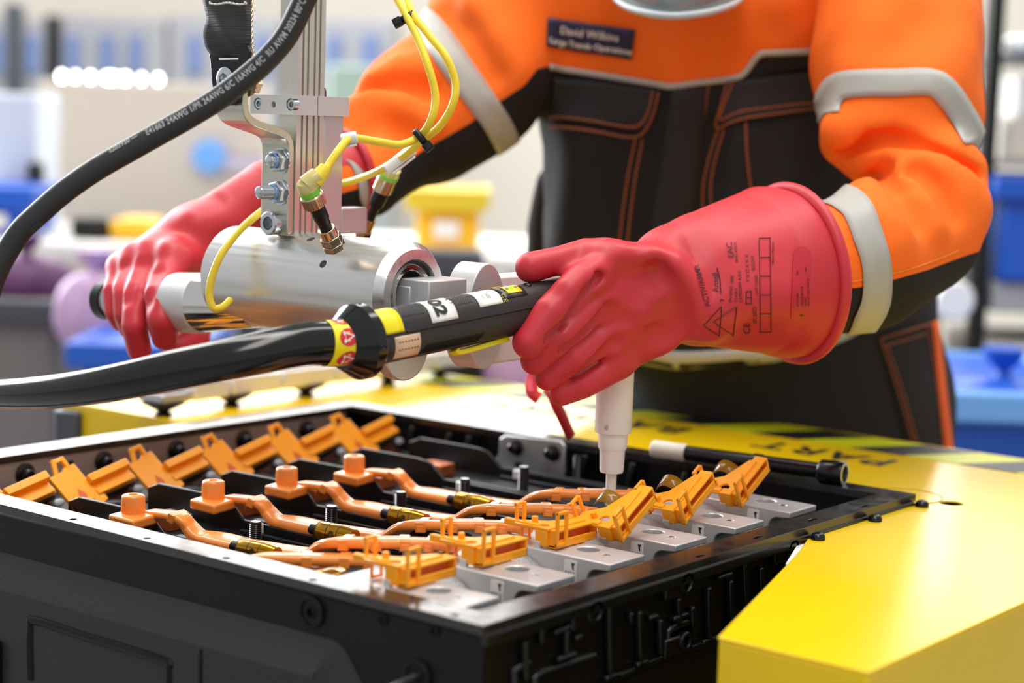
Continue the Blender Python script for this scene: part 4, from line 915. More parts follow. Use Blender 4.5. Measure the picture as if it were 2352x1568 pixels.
# ------------------------------------------------------------------ black printed cable
pts = [(760, -150), (724, -60), (700, -2), (664, 72), (630, 118), (584, 163), (511, 220), (438, 266), (365, 307), (292, 348), (219, 390), (146, 441), (86, 493), (48, 530), (20, 572), (-10, 630), (-40, 720)]
dd = np.linspace(1.41, 1.44, len(pts)); cab = smooth_path([D(p[0], p[1], d) for p, d in zip(pts, dd)], 8)
RCAB = .0090
t = thing('power_cable', 'thick dark grey printed cable sweeping across the upper left', 'cable', cab[0])
m = MB(); m.tube(cab, RCAB, 24); m.obj('jacket', K['cable'], t, angle=80)
def wrap_text(mb, s, size, path, r, start_px, side, bold=0.0, track=1.0, drift=0.0, narrow=.76):
    """lettering laid on a round cable: runs along the path, wrapped about it; side = angle offset from the viewer"""
    V, Fc = text_mesh(s, size, 'LEFT', bold, track)
    P_ = path[::-1]; seg = np.linalg.norm(np.diff(P_, axis=0), axis=1); S = np.concatenate([[0], np.cumsum(seg)])
    T = np.gradient(P_, axis=0); T /= np.linalg.norm(T, axis=1)[:, None]
    k0 = int(np.argmin([abs(proj_x(p) - start_px) for p in P_])); s0 = S[k0]; out = []
    V[:, 0] *= narrow
    for x, y, z in V:
        u = min(max(s0 + x, 0), S[-1]); c_ = np.array([np.interp(u, S, P_[:, i]) for i in range(3)]); tt = np.array([np.interp(u, S, T[:, i]) for i in range(3)]); tt /= np.linalg.norm(tt)
        e_ = CAM - c_; e_ = e_ - tt * np.dot(e_, tt); e_ /= np.linalg.norm(e_); up = np.cross(e_, tt)
        a = y / r + side + drift * (x / .3); out.append(c_ + (r + .0006) * (e_ * math.cos(a) + up * math.sin(a)))
    mb.add(out, Fc)
m = MB(); wrap_text(m, 'E203950 \u2014', .0068, cab, RCAB, 268, .62, .00016, 1.0, -.5); wrap_text(m, 'E41663 24AWG 1/PR 24AWG 6/C 16AWG 4/C  RU AWM 20234 80\u00b0C 600V \u2014 3449', .0068, cab, RCAB, 350, .36, .0002, 1.06, -.95)
m.obj('lettering', K['grey_ink'], t)
m = MB(); wrap_text(m, '05203', .0060, cab, RCAB, 62, -.9, .0001); m.obj('lettering', mat('faint_ink', rgb(74, 76, 76), .6), t)

# ------------------------------------------------------------------ yellow sensor cables
def ycab(name, label, pts, r, ds):
    sp = smooth_path([D(p[0], p[1], d) for p, d in zip(pts, ds)], 8); t = thing(name, label, 'cable', sp[0]); m = MB(); m.tube(sp, r, 14); m.obj('jacket', K['yellow_cable'], t, angle=80); return t, sp
RY = .0033
t1, s1 = ycab('sensor_cable', 'yellow sensor cable ending in the angled plug on the column', [(880, -120), (905, -20), (930, 30), (958, 85), (983, 150), (1000, 220), (990, 275), (965, 312), (920, 332), (870, 326), (822, 318), (800, 320), (776, 348), (752, 384), (738, 408)], RY, [1.56, 1.56, 1.55, 1.54, 1.53, 1.53, 1.53, 1.54, 1.53, 1.52, 1.51, 1.50, 1.49, 1.485, 1.48])
t2, s2 = ycab('sensor_cable', 'yellow sensor cable passing behind the column to the barrel', [(908, -120), (928, -20), (950, 34), (985, 80), (1024, 130), (1046, 190), (1040, 240), (1010, 290), (970, 322), (925, 360), (870, 392), (820, 412), (775, 424), (700, 440), (640, 462), (600, 486), (552, 528), (512, 578), (488, 632), (481, 676), (490, 706), (510, 706), (528, 690)], RY, [1.565, 1.565, 1.55, 1.54, 1.53, 1.53, 1.53, 1.54, 1.555, 1.58, 1.62, 1.66, 1.68, 1.68, 1.66, 1.62, 1.60, 1.58, 1.575, 1.575, 1.575, 1.578, 1.59])
def cable_tie(px, py, d, ang, label):
    c_ = D(px, py, d); a = RM @ np.array([math.cos(ang), math.sin(ang), 0]); F = frame(c_, a, z=RM @ np.array([0, 0, 1]))
    t = thing('cable_tie', label, 'cable tie', c_)
    m = MB(); n = 24; G = []
    for k in range(n + 1):
        q = 2 * math.pi * k / n; G.append([ap(F, [(s, .0078 * math.cos(q), .0050 * math.sin(q))])[0] for s in (-.0028, .0028)])
    m.grid(G); m.obj('band', K['black_plastic'], t, solid=.0012)
    m = MB(); m.box((0, .0098, .002), (.0080, .0075, .0075), F); m.obj('buckle', K['black_plastic'], t, .0008); m = MB(); m.box((0, .0098, .0062), (.004, .0045, .001), F); m.obj('pawl', K['hose'], t, .0002)
    return t
cable_tie(937, 40, 1.552, math.radians(-62 + 180), 'black cable tie high on the pair of yellow cables')
cable_tie(966, 316, 1.538, math.radians(-140), 'black cable tie where the yellow cables turn towards the column')
# white tags
def ytag(px, py, d, ang, L, label):
    F = frame(D(px, py, d), RM @ np.array([math.cos(ang), math.sin(ang), 0]), z=RM @ np.array([0, 0, 1])); t = thing('cable_tag', label, 'tag', D(px, py, d))
    m = MB(); m.lathe([(-L / 2, .0042), (-L / 2 + .001, .0050), (L / 2 - .001, .0052), (L / 2, .0044)], F, 12); m.obj('sleeve', K['white_plastic'], t)
    m = MB(); m.box((0, -.0062, 0), (L * .8, .0014, .006), F); m.obj('plate', K['white_plastic'], t, .0004); return t
ytag(802, 318, 1.503, math.radians(10), .013, 'white tag sleeve on the yellow cable above the angled plug')
ytag(918, 366, 1.585, math.radians(38), .030, 'long white tag on the lower yellow cable by the dark sleeve')
# angled plug on the column
t = thing('sensor_plug', 'angled clear plug with a green ring and black threaded sensor', 'plug', D(745, 510, 1.50))
a, b, c_ = D(738, 400, 1.482), D(712, 428, 1.480), D(704, 430, 1.482)
m = MB(); m.tube(smooth_path([D(748, 382, 1.483), D(738, 398, 1.482), D(722, 416, 1.481)], 6), np.linspace(.0046, .0075, 13), 18); m.obj('boot', K['yellow_cable'], t)
m = MB(); ax = D(765, 560, 1.515) - D(704, 425, 1.480); ax /= np.linalg.norm(ax); S0 = D(704, 424, 1.480); F = frame(S0, ax)
m.lathe([(-.004, .0002), (-.0035, .0068), (0, .0088), (.004, .0088)], F, 26); m.tube(smooth_path([D(730, 402, 1.481), D(716, 414, 1.480), D(706, 424, 1.480)], 5), np.linspace(.0070, .0086, 11), 18); m.obj('clear_body', K['clear_yellow'], t)
m = MB(); m.lathe([(.004, .0089), (.009, .0086)], F, 26); m.obj('green_ring', K['green'], t)
m = MB(); st = [(.0095, .0078)]
m.lathe([(.0095, .0082), (.0105, .0092), (.0200, .0092), (.0205, .0084)], F, 30); nut_ = m.obj('knurled_nut', K['brass'], t)
m = MB()
for k in range(30):
    q = 2 * math.pi * k / 30; m.box((.0155, .0092 * math.cos(q), .0092 * math.sin(q)), (.009, .0008, .0008), F)
m.obj('knurl', K['brass'], nut_)
LN = np.linalg.norm(D(765, 560, 1.515) - S0)
m = MB(); m.lathe([(.0205, .0064), (.034, .0064), (.036, .0054), (LN - .012, .0052)], F, 24); m.obj('sensor_body', K['black_plastic'], t)
m = MB(); e_ = RM @ np.array([-.1, 0, 1.0]); F2 = frame(S0 + ax * .026, e_); m.lathe([(.0062, .0016), (.0068, .0014)], F2, 14); m.obj('indicator_lamp', mat('amber_lamp', rgb(255, 190, 20), .3, emit=rgb(255, 180, 10), estr=.8), t)
m = MB(); m.lathe([(LN - .016, .0074), (LN - .008, .0074)], F, 24); m.lathe([(LN - .008, .0092), (LN - .001, .0092)], F, 6); m.lathe([(LN - .0005, .0094), (LN + .005, .0094)], F, 6); m.obj('hex_nut', K['brass'], t, .0005, angle=25)
# second sensor behind, out at the right of the column
t = thing('sensor_plug', 'second sensor plug with white collar behind the column foot', 'plug', D(870, 450, 1.68))
S0 = D(902, 382, 1.665); S1 = D(842, 520, 1.70); ax = (S1 - S0) / np.linalg.norm(S1 - S0); F = frame(S0, ax); LN = np.linalg.norm(S1 - S0)
m = MB(); m.lathe([(0, .004), (.002, .0088), (.012, .0092)], F, 22); m.obj('clear_body', K['clear_yellow'], t); m = MB(); m.lathe([(.008, .0094), (.0115, .0094)], F, 22); m.obj('green_ring', K['green'], t)
m = MB(); m.lathe([(.012, .0092), (.026, .0094)], F, 22); m.obj('knurled_nut', K['brass'], t); m = MB(); m.lathe([(.026, .0078), (.042, .0070), (.046, .0046), (LN - .006, .0042)], F, 20); m.obj('sensor_body', K['black_plastic'], t)
m = MB(); m.lathe([(LN - .010, .0062), (LN + .004, .006)], F, 18); m.lathe([(LN + .004, .0076), (LN + .012, .0076)], F, 6); m.obj('hex_nut', K['brass'], t)

# ------------------------------------------------------------------ torque tool
tool = thing('torque_tool', 'black angled torque tool with yellow bands and a white socket', 'torque tool', D(1050, 740, 1.49))
HA, HB = D(862, 776, 1.425), D(1262, 697, 1.555); tx = (HB - HA) / np.linalg.norm(HB - HA); LH = np.linalg.norm(HB - HA)
e_ = CAM - HA; e_ = e_ - tx * np.dot(e_, tx); e_ /= np.linalg.norm(e_); tup = np.cross(e_, tx); tup = tup if tup[2] > 0 else -tup
FT = frame(HA, tx, y=tup)            # x along the grip, y up, z away from or to the viewer
vs = 1 if np.dot(FT[:3, 2], CAM - HA) > 0 else -1
RH = .0208
def grip_r(x): return RH * (1 - .03 * x / LH)
def squircle(k, p=2.7): 
    a = 2 * math.pi * k / 40; c, s = math.cos(a), math.sin(a); q = (abs(c) ** p + abs(s) ** p) ** (-1 / p); return (c * q, s * q)
prof = [squircle(k) for k in range(40)]
xs = np.linspace(-.012, LH + .02, 14); m = MB(); m.tube([ap(FT, [(x, 0, 0)])[0] for x in xs], [grip_r(x) for x in xs], prof=prof, up=FT[:3, 1]); m.obj('grip', mat('grip_plastic', rgb(38, 35, 34), .48, bump=.25, bscale=900), tool, angle=50)
def on_grip(x, a, off=.0):
    """point on the grip: a = angle from straight at the viewer, positive upwards"""
    c, s = math.cos(a), math.sin(a); p = 2.7; q = (abs(c) ** p + abs(s) ** p) ** (-1 / p) * grip_r(x) + off; return ap(FT, [(x, s * q, vs * c * q)])[0]
def wrap_label(x0, x1, a0, a1, m_, name, skew=0.0, parent=tool, off=.0003):
    G = [[on_grip(x0 + (x1 - x0) * u + skew * (a_ - a0), a_, off) for u in np.linspace(0, 1, 4)] for a_ in np.linspace(a0, a1, 14)]
    m = MB(); m.grid(G); return m.obj(name, m_, parent, solid=.0004, angle=60)
def gx(px): # grip station seen at a pixel column
    return float(np.interp(px, [proj_x(on_grip(x, .3)) for x in np.linspace(-.02, LH + .02, 60)], np.linspace(-.02, LH + .02, 60)))
wrap_label(gx(872), gx(925), .03, 1.35, K['ylabel'], 'yellow_band')
l2 = wrap_label(gx(990), gx(1050), .12, 1.6, K['paper'], 'number_label')
wrap_label(gx(1104), gx(1157), .36, 1.6, K['paper'], 'rating_label')
l3 = wrap_label(gx(900), gx(958), -.95, -.12, mat('copper_label', rgb(226, 190, 158), .4), 'barcode_label')
def grip_text(s, size, x0, a0, m_, name, parent, bold=.0003, down=True):
    V, Fc = text_mesh(s, size, 'LEFT', bold); out = []
    for x, y, z in V:
        if down: out.append(on_grip(x0 + y, a0 - x / RH, .0013))
        else: out.append(on_grip(x0 + x, a0 + y / RH, .0007))
    m = MB(); m.add(out, Fc); m.obj(name, m_, parent)
grip_text('102', .0165, gx(1004), 1.50, K['ink'], 'digits', l2, .0006)
for k, (u, s) in enumerate(((.15, 'S 021'), (.45, '0.903'), (.6, '5-025'))): grip_text(s, .0030, gx(1112 + 34 * u), .95, K['ink'], 'lettering', tool, 0)
m = MB()
for k in range(22):
    x = gx(906 + k * 2.3); 
    if k % 3: m.add([on_grip(x, -.30, .0007), on_grip(x + .0007, -.30, .0007), on_grip(x + .0007, -.62, .0007), on_grip(x, -.62, .0007)], [(0, 1, 2, 3)])
m.obj('bars', K['ink'], l3)
# seam, keypad, screws, lever
m = MB(); m.tube([on_grip(x, -.02, .0002) for x in np.linspace(gx(930), LH, 12)], .0009, 8); m.obj('seam', K['black_plastic'], tool)
kp = wrap_label(gx(1162), gx(1216), .50, 1.62, mat('keypad_base', rgb(46, 42, 44), .3), 'keypad'); wrap_label(gx(1176), gx(1208), .66, 1.18, mat('keypad_yellow', rgb(236, 208, 12), .35), 'keypad_panel', parent=kp, off=.0009); wrap_label(gx(1166), gx(1186), 1.34, 1.5, K['ylabel'], 'button', parent=kp, off=.0012)
for px, cc in ((1182, rgb(120, 130, 40)), (1192, rgb(110, 255, 40)), (1202, rgb(140, 130, 60))):
    x = gx(px); q = on_grip(x, .92, .001); n = q - ap(FT, [(x, 0, 0)])[0]; b = MB(); b.lathe([(0, .0017), (.0006, .0014), (.0006, .0001)], frame(q, n), 12, cap=False)
    b.obj('indicator_lamp', mat('lamp', cc, .3, emit=cc, estr=1.2 if cc[1] > .9 else .1), kp)
x = gx(1190); q = on_grip(x, 1.16, .001); b = MB(); b.lathe([(0, .0014), (.0006, .0012), (.0006, .0001)], frame(q, q - ap(FT, [(x, 0, 0)])[0]), 12, cap=False); b.obj('indicator_lamp', mat('blue_lamp', rgb(90, 100, 255), .3, emit=rgb(110, 110, 255), estr=2.5), kp)
grip_text('CE', .0062, gx(1158), .72, mat('gold_ink', rgb(190, 170, 60), .5), 'lettering', kp, 0)
for px, a_ in ((1049, .86), (1234, 1.0)):
    x = gx(px); q = on_grip(x, a_, 0); n = q - ap(FT, [(x, 0, 0)])[0]; b = MB(); F = frame(q, n); b.lathe([(-.002, .0034), (.0004, .0034), (.0004, .0026)], F, 20, cap=False); b.lathe([(.0003, .0026), (-.0005, .0012), (-.0005, .0001)], F, 6, cap=False); b.obj('screw', K['black_steel'], tool)
x = gx(893); q = on_grip(x, -.72, 0); b = MB(); b.lathe([(-.001, .0024), (.0003, .0024), (.0003, .0001)], frame(q, q - ap(FT, [(x, 0, 0)])[0]), 16, cap=False); b.obj('screw_hole', K['hose'], tool)
m = MB()                                             # chequered grip patches as rows of tiny ridges
for (p0, p1, a0, a1) in ((930, 985, .55, 1.25), (1056, 1100, .62, 1.2), (962, 1100, -.98, -.60)):
    for k in range(int((p1 - p0) / 5)):
        x = gx(p0 + 5 * k); m.tube([on_grip(x + .0015 * j, a0 + (a1 - a0) * j / 4, .0001) for j in range(5)], .0005, 5)
o = m.obj('chequering', K['black_plastic'], tool); o['kind'] = 'stuff'
m = MB(); lv = smooth_path([on_grip(gx(1056), -1.35, .0008), on_grip(gx(1064), -1.38, .0035), on_grip(gx(1110), -1.42, .0030), on_grip(gx(1180), -1.45, .001)], 6)
m.tube(lv, .0044, prof=[(a, b) for a, b in rrect(-1, -.5, 1, .5, .3, 3)], up=tuple(FT[:3, 1])); m.obj('trigger_lever', K['ylabel'], tool)
# cone and ring at the cable end
m = MB(); m.lathe([(-.034, .0190), (-.033, .0204), (-.0205, .0284), (-.0200, .0291), (-.0125, .0291), (-.0115, .0284), (-.0105, .0212), (.001, .0208)], FT, 44); m.obj('end_cone', K['hose'], tool, angle=30)
m = MB()
for k in range(8):
    a = 2 * math.pi * k / 8 + .35; b_ = ap(FT, [(-.0162, .0290 * math.cos(a), .0290 * math.sin(a))])[0]; n = b_ - HA; n -= tx * np.dot(n, tx); b = MB(); b.lathe([(0, .0016), (.0004, .0013), (-.001, .0001)], frame(b_, n), 10, cap=False); b.obj('grub_screw', K['black_steel'], tool)
# hose
hp = [(800, 785, 1.405), (765, 788, 1.398), (700, 790, 1.385), (600, 809, 1.372), (500, 830, 1.366), (400, 850, 1.37), (300, 872, 1.38), (200, 890, 1.40), (100, 901, 1.43), (0, 905, 1.47), (-90, 902, 1.52), (-220, 890, 1.58)]
hs = smooth_path([D(*p) for p in hp], 8); hr = np.interp(np.arange(len(hs)) / 8, [0, 1, 2, 3, 5, 7, 8, 9, 11], [.0172, .0170, .0163, .0158, .0149, .0136, .0129, .0118, .0115])
m = MB(); m.tube(hs, hr, 32); hose = m.obj('hose', K['hose'], tool, angle=80)
T_, N__, B__ = frames_along(hs, tuple(tup)); k0, k1 = 3, 14
def on_hose(u, a, off):
    i = min(int(u), len(hs) - 2); f = u - i; c_ = hs[i] * (1 - f) + hs[i + 1] * f; tt = T_[i]
    v = CAM - c_; v -= tt * np.dot(v, tt); v /= np.linalg.norm(v); up = np.cross(v, tt); up = up if up[2] > 0 else -up; return c_ + (hr[i] + off) * (v * math.cos(a) + up * math.sin(a))
ua = float(np.interp(-803, [-proj_x(p) for p in hs], np.arange(len(hs)))); ub = float(np.interp(-744, [-proj_x(p) for p in hs], np.arange(len(hs))))
G = [[on_hose(u, a, .0006) for u in np.linspace(ua, ub, 5)] for a in np.linspace(-math.pi, math.pi, 40)]
m = MB(); m.grid(G); band = m.obj('warning_band', K['ylabel'], hose, angle=80)
for a0 in (1.25, .22, -.80, -1.75):
    m = MB(); um = (ua + ub) / 2; hu = (ub - ua) * .36; ring_ = []
    cc = [(um + hu * math.cos(q), a0 + .40 * math.sin(q)) for q in np.linspace(0, 2 * math.pi, 28, endpoint=False)]
    m.add([on_hose(u, a, .0009) for u, a in cc] + [on_hose(um, a0, .0009)], [(i, (i + 1) % 28, 28) for i in range(28)]); sg = m.obj('warning_sign', K['red_print'], band)
    tri = [(um - hu * .75, a0 + .28), (um + hu * .55, a0), (um - hu * .75, a0 - .28)] if False else [(um + hu * .55, a0 + .26), (um - hu * .75, a0 + .02), (um + hu * .55, a0 - .26)]
    m = MB(); c_ = np.mean(tri, axis=0)
    for i in range(3):
        p, q = np.array(tri[i]), np.array(tri[(i + 1) % 3]); pi, qi = c_ + (p - c_) * .62, c_ + (q - c_) * .62; m.add([on_hose(*p, .0012), on_hose(*q, .0012), on_hose(*qi, .0012), on_hose(*pi, .0012)], [(0, 1, 2, 3)])
    m.obj('triangle', K['paper'], sg if False else band)
# angle head inside the fist and the white socket going down to the block
TIP = P(1401, 1172, -.0075); up = np.array([0, 0, 1.0])
dv = TIP + up * .165
m = MB(); m.tube(smooth_path([HB, D(1330, 690, 1.575), D(1385, 705, 1.592), dv + up * .0], 6), np.linspace(.0175, .0165, 19), 24); m.obj('angle_head', K['black_plastic'], tool)
m = MB(); m.lathe([(.034, .0050), (.034, .0098), (.036, .0104), (.053, .0110), (.0545, .0118), (.056, .0125), (.068, .0130), (.069, .0155), (.070, .0160), (.150, .0163), (.150, .004)], frame(TIP, up), 44); m.obj('socket', K['white_plastic'], tool, angle=30)
m = MB(); m.lathe([(0, .0040), (.002, .0050), (.010, .0050), (.0105, .0046), (.0335, .0046)], frame(TIP + up * .004, up), 24); m.obj('drive_pin', K['white_tape'], tool)
q = PLY(1387, 972, 0); v = RM @ _ray(1386, 972); v /= np.linalg.norm(v); pz = PLY(1386, 972, TIP[1])[2]; n = -v - up * np.dot(-v, up); n /= np.linalg.norm(n); sgn = np.cross(up, n)
b = MB(); b.lathe([(0, .0024), (.0002, .0020)], frame(np.array([TIP[0], TIP[1], pz]) + n * .0152 - sgn * .0052, n), 14); b.obj('locating_dot', K['grey'], tool)

# red lanyard hanging behind the fist
t = thing('red_lanyard', 'red strap loop hanging behind the fingers onto the back rim', 'lanyard', D(1290, 950, 1.74))
def ribbon(pts, w_, mm, name):
    sp = smooth_path([D(*p) for p in pts], 8); T_, N2, B2 = frames_along(sp, tuple(RM @ np.array([0, 0, 1]))); m = MB(); m.grid([[p - b * w_ / 2, p + b * w_ / 2] for p, b in zip(sp, B2)]); m.obj(name, mm, t, solid=.0016, angle=80)
ribbon([(1285, 800, 1.74), (1262, 870, 1.73), (1272, 915, 1.72), (1290, 955, 1.74), (1312, 1004, 1.79)], .010, K['red_strap'], 'strap'); ribbon([(1250, 840, 1.76), (1224, 868, 1.76), (1222, 900, 1.75), (1238, 915, 1.75)], .012, K['red_strap'], 'strap')
m = MB(); m.box((0, 0, 0), (.012, .018, .006), frame(D(1262, 902, 1.75), RM @ np.array([.6, -.8, 0]))); m.obj('buckle', K['amber'], t, .002)
# ------------------------------------------------------------------ soft bodies: blended distance fields turned into meshes
def PX(p):
    """image column/row of many world points"""
    c = (np.asarray(p, float) - CAM) @ RM; return CX + FPX * c[:, 0] / -c[:, 2], CY - FPX * c[:, 1] / -c[:, 2], -c[:, 2]
class Field:
    def __init__(s): s.pr = []; s.post = []
    def cap(s, a, ra, b=None, rb=None, k=.012, flat=None, dig=False, more=False):
        a = np.array(a, float); b = a + 1e-6 if b is None else np.array(b, float); rb = ra if rb is None else rb
        s.pr.append((a, b, ra, rb, k, flat, dig, more)); return s
    def chain(s, js, k=.012, flat=None, dig=False):
        """one limb: its segments join plainly (same radius where they meet), the limb blends with the rest over k"""
        for i, ((a, ra), (b, rb)) in enumerate(zip(js[:-1], js[1:])): s.cap(a, ra, b, rb, k, flat, dig, i < len(js) - 2)
        return s
    def add(s, f, k): s.pr.append((f, None, 0, 0, k, None, False, False)); return s
    def __call__(s, p):
        d = None; run = None
        for a, b, ra, rb, k, flat, dig, more in s.pr:
            if b is None:
                di = a(p); h = np.maximum(k - np.abs(d - di), 0) / k; d = np.minimum(d, di) - h * h * k * .25; continue
            ab = b - a; L2 = float(ab @ ab); q = p - a
            t = np.clip(q @ ab / L2, 0, 1); v = q - t[:, None] * ab
            if flat is not None: v = v + (flat[1] - 1) * (v @ flat[0])[:, None] * flat[0]
            di = np.sqrt(np.einsum('ij,ij->i', v, v)) - (ra + (rb - ra) * t)
            if run is not None: hh = np.maximum(.003 - np.abs(run - di), 0) / .003; di = np.minimum(run, di) - hh * hh * .00075 * 0
            if more: run = di; continue
            run = None
            if d is None: d = di; continue
            if dig: di = -di; h = np.maximum(k - np.abs(d - di), 0) / k; d = np.maximum(d, di) + h * h * k * .25
            else: h = np.maximum(k - np.abs(d - di), 0) / k; d = np.minimum(d, di) - h * h * k * .25
        for f in s.post: d = f(p, d)
        return d
    def normal(s, p, e=1e-4):
        n = np.stack([s(p + np.eye(3)[i] * e) - s(p - np.eye(3)[i] * e) for i in range(3)], 1); return n / (np.linalg.norm(n, axis=1)[:, None] + 1e-12)
    def trace(s, px, py, d0=1.2, d1=2.8):
        px = np.asarray(px, float); py = np.asarray(py, float)
        r = np.stack([(px - CX) / FPX, -(py - CY) / FPX, -np.ones_like(px)], 1) @ RM.T; L = np.linalg.norm(r, axis=1); t = np.full(len(px), d0); best = np.full(len(px), 9.0); bt = t.copy()
        for _ in range(90):
            d = s(CAM + r * t[:, None]); m_ = np.abs(d) < best; best[m_] = np.abs(d)[m_]; bt[m_] = t[m_]; t = np.minimum(t + np.where(np.abs(d) > 2e-4, d * .75 / L, 0), d1)
        ok = best < 4e-3; P_ = CAM + r * bt[:, None]
        return P_, ok
    def project(s, p, it=4):
        for _ in range(it): n = s.normal(p); p = p - n * s(p)[:, None] * .9
        return p
def nets(f, lo, hi, h):
    lo = np.array(lo, float); n = np.ceil((np.array(hi) - lo) / h / 4).astype(int) * 4 + 1
    nb = (n - 1) // 4; bi = np.stack(np.meshgrid(*[np.arange(k) for k in nb], indexing='ij'), -1).reshape(-1, 3)
    bc = lo + (bi * 4 + 2) * h; bd = f(bc); V = np.empty(n); 
    for (i, j, k), d in zip(bi, bd): V[i * 4:i * 4 + 5, j * 4:j * 4 + 5, k * 4:k * 4 + 5] = d
    act = bi[np.abs(bd) < h * 2 * 2.3]; off = np.stack(np.meshgrid(*[np.arange(5)] * 3, indexing='ij'), -1).reshape(-1, 3)
    idx = (act[:, None, :] * 4 + off[None]).reshape(-1, 3); lin_ = np.unique(np.ravel_multi_index(idx.T, n)); ii = np.stack(np.unravel_index(lin_, n), 1)
    vals = np.empty(len(ii))
    for c in range(0, len(ii), 200000): vals[c:c + 200000] = f(lo + ii[c:c + 200000] * h)
    V[ii[:, 0], ii[:, 1], ii[:, 2]] = vals
    S = V < 0; c = [S[a:n[0] - 1 + a, b:n[1] - 1 + b, g:n[2] - 1 + g] for a in (0, 1) for b in (0, 1) for g in (0, 1)]
    cnt = sum(x.astype(int) for x in c); cell = (cnt > 0) & (cnt < 8); cid = -np.ones(cell.shape, int); ci = np.argwhere(cell); cid[cell] = np.arange(len(ci))
    acc = np.zeros((len(ci), 3)); w_ = np.zeros(len(ci)); co = [(a, b, g) for a in (0, 1) for b in (0, 1) for g in (0, 1)]
    for i, A in enumerate(co):
        for B in co[i + 1:]:
            if sum(abs(x - y) for x, y in zip(A, B)) != 1: continue
            va = V[ci[:, 0] + A[0], ci[:, 1] + A[1], ci[:, 2] + A[2]]; vb = V[ci[:, 0] + B[0], ci[:, 1] + B[1], ci[:, 2] + B[2]]; m_ = (va < 0) != (vb < 0)
            t = np.where(m_, va / (va - vb + 1e-15), 0); pt = np.array(A) + t[:, None] * (np.array(B) - np.array(A)); acc[m_] += pt[m_]; w_[m_] += 1
    verts = lo + (ci + acc / w_[:, None]) * h; faces = []
    for ax in range(3):
        u, v = [(1, 2), (2, 0), (0, 1)][ax]; e = np.zeros(3, int); e[ax] = 1; sl0 = [slice(1, n[k] - 1) for k in range(3)]; sl0[ax] = slice(0, n[ax] - 1); sl1 = list(sl0); sl1[ax] = slice(1, n[ax])
        a_, b_ = S[tuple(sl0)], S[tuple(sl1)]; fl = np.argwhere(a_ != b_); st = a_[a_ != b_]; base = np.ones(3, int); base[ax] = 0; fl = fl + base
        du = np.zeros(3, int); du[u] = 1; dv = np.zeros(3, int); dv[v] = 1
        q = np.stack([cid[tuple((fl - du - dv).T)], cid[tuple((fl - dv).T)], cid[tuple(fl.T)], cid[tuple((fl - du).T)]], 1); q[~st] = q[~st][:, ::-1]; faces.append(q[(q >= 0).all(1)])
    return verts, np.concatenate(faces)
def skin(name, f, lo, hi, h, m_, parent, attrs=None, relax=1, label=None):
    v, q = nets(f, lo, hi, h); v = f.project(v, 3)
    me = bpy.data.meshes.new(name); me.from_pydata(v.tolist(), [], q.tolist()); me.validate(); me.update(); me.shade_smooth()
    for k, fn in (attrs or {}).items():
        at = me.attributes.new(k, 'FLOAT', 'POINT'); at.data.foreach_set('value', fn(np.array([x.co[:] for x in me.vertices])).astype(np.float32))
    me.materials.append(m_); o = bpy.data.objects.new(name, me); COL.objects.link(o); attach(o, parent)
    if label: o['label'] = label
    return o
def J(px, py, d, rpx): return (D(px, py, d), rpx * pxm(d))
def flatpr(f): return [x for e in f.pr for x in (flatpr(e[0]) if e[1] is None else [e])]
def bounds(f, pad=.03):
    A = np.concatenate([np.stack([a - ra, a + ra, b - rb, b + rb]) for a, b, ra, rb, k, fl, dg, mo in flatpr(f) if not dg]); return A.min(0) - pad, A.max(0) + pad
def px_path(pts, n=8):
    return smooth_path(np.array(pts, float), n)
def patch(f, quad, nu, nv, off, name, m_, parent, thick=.001):
    """piece of cloth laid on a body: quad is given by its four image corners (clockwise from top left)"""
    q = np.array(quad, float); G = []; u = np.linspace(0, 1, nu); v = np.linspace(0, 1, nv)
    pp = np.array([[(q[0] * (1 - a) + q[1] * a) * (1 - b) + (q[3] * (1 - a) + q[2] * a) * b for a in u] for b in v]).reshape(-1, 2)
    P_, ok = f.trace(pp[:, 0], pp[:, 1]); N_ = f.normal(P_); P_ = P_ + N_ * off; m = MB(); m.grid(P_.reshape(nv, nu, 3)); o = m.obj(name, m_, parent, solid=thick, angle=70); return o
def band(f, pts, wpx, off, name, m_, parent, thick=.0012, n=8, nv=5, ext=3):
    c = px_path(pts, n); T = np.gradient(c, axis=0); T /= np.linalg.norm(T, axis=1)[:, None]; N2 = np.stack([-T[:, 1], T[:, 0]], 1)
    w_ = np.interp(np.linspace(0, 1, len(c)), np.linspace(0, 1, len(np.atleast_1d(wpx))), np.atleast_1d(wpx)) / 2
    s = np.linspace(-1, 1, nv); pp = (c[:, None, :] + s[None, :, None] * w_[:, None, None] * N2[:, None, :]); sh = pp.shape[:2]; pp = pp.reshape(-1, 2)
    P_, ok = f.trace(pp[:, 0], pp[:, 1]); P_ = f.project(P_, 5); G = P_.reshape(*sh, 3)
    fwd = RM @ np.array([0, 0, -1.0])
    for side in (0, 1):                                   # carry the band on round the limb, out of sight
        for _ in range(ext):
            e = G[0] if side == 0 else G[-1]; g = (G[0] - G[2]) if side == 0 else (G[-1] - G[-3]); g = g / (np.linalg.norm(g, axis=1)[:, None] + 1e-9)
            nx = f.project(e + (g * .5 + fwd) * .010, 5); G = np.concatenate([nx[None], G]) if side == 0 else np.concatenate([G, nx[None]])
    sh = G.shape[:2]; flat_ = G.reshape(-1, 3); flat_ = flat_ + f.normal(flat_) * off; m = MB(); m.grid(flat_.reshape(*sh, 3)); return m.obj(name, m_, parent, solid=thick, angle=80)
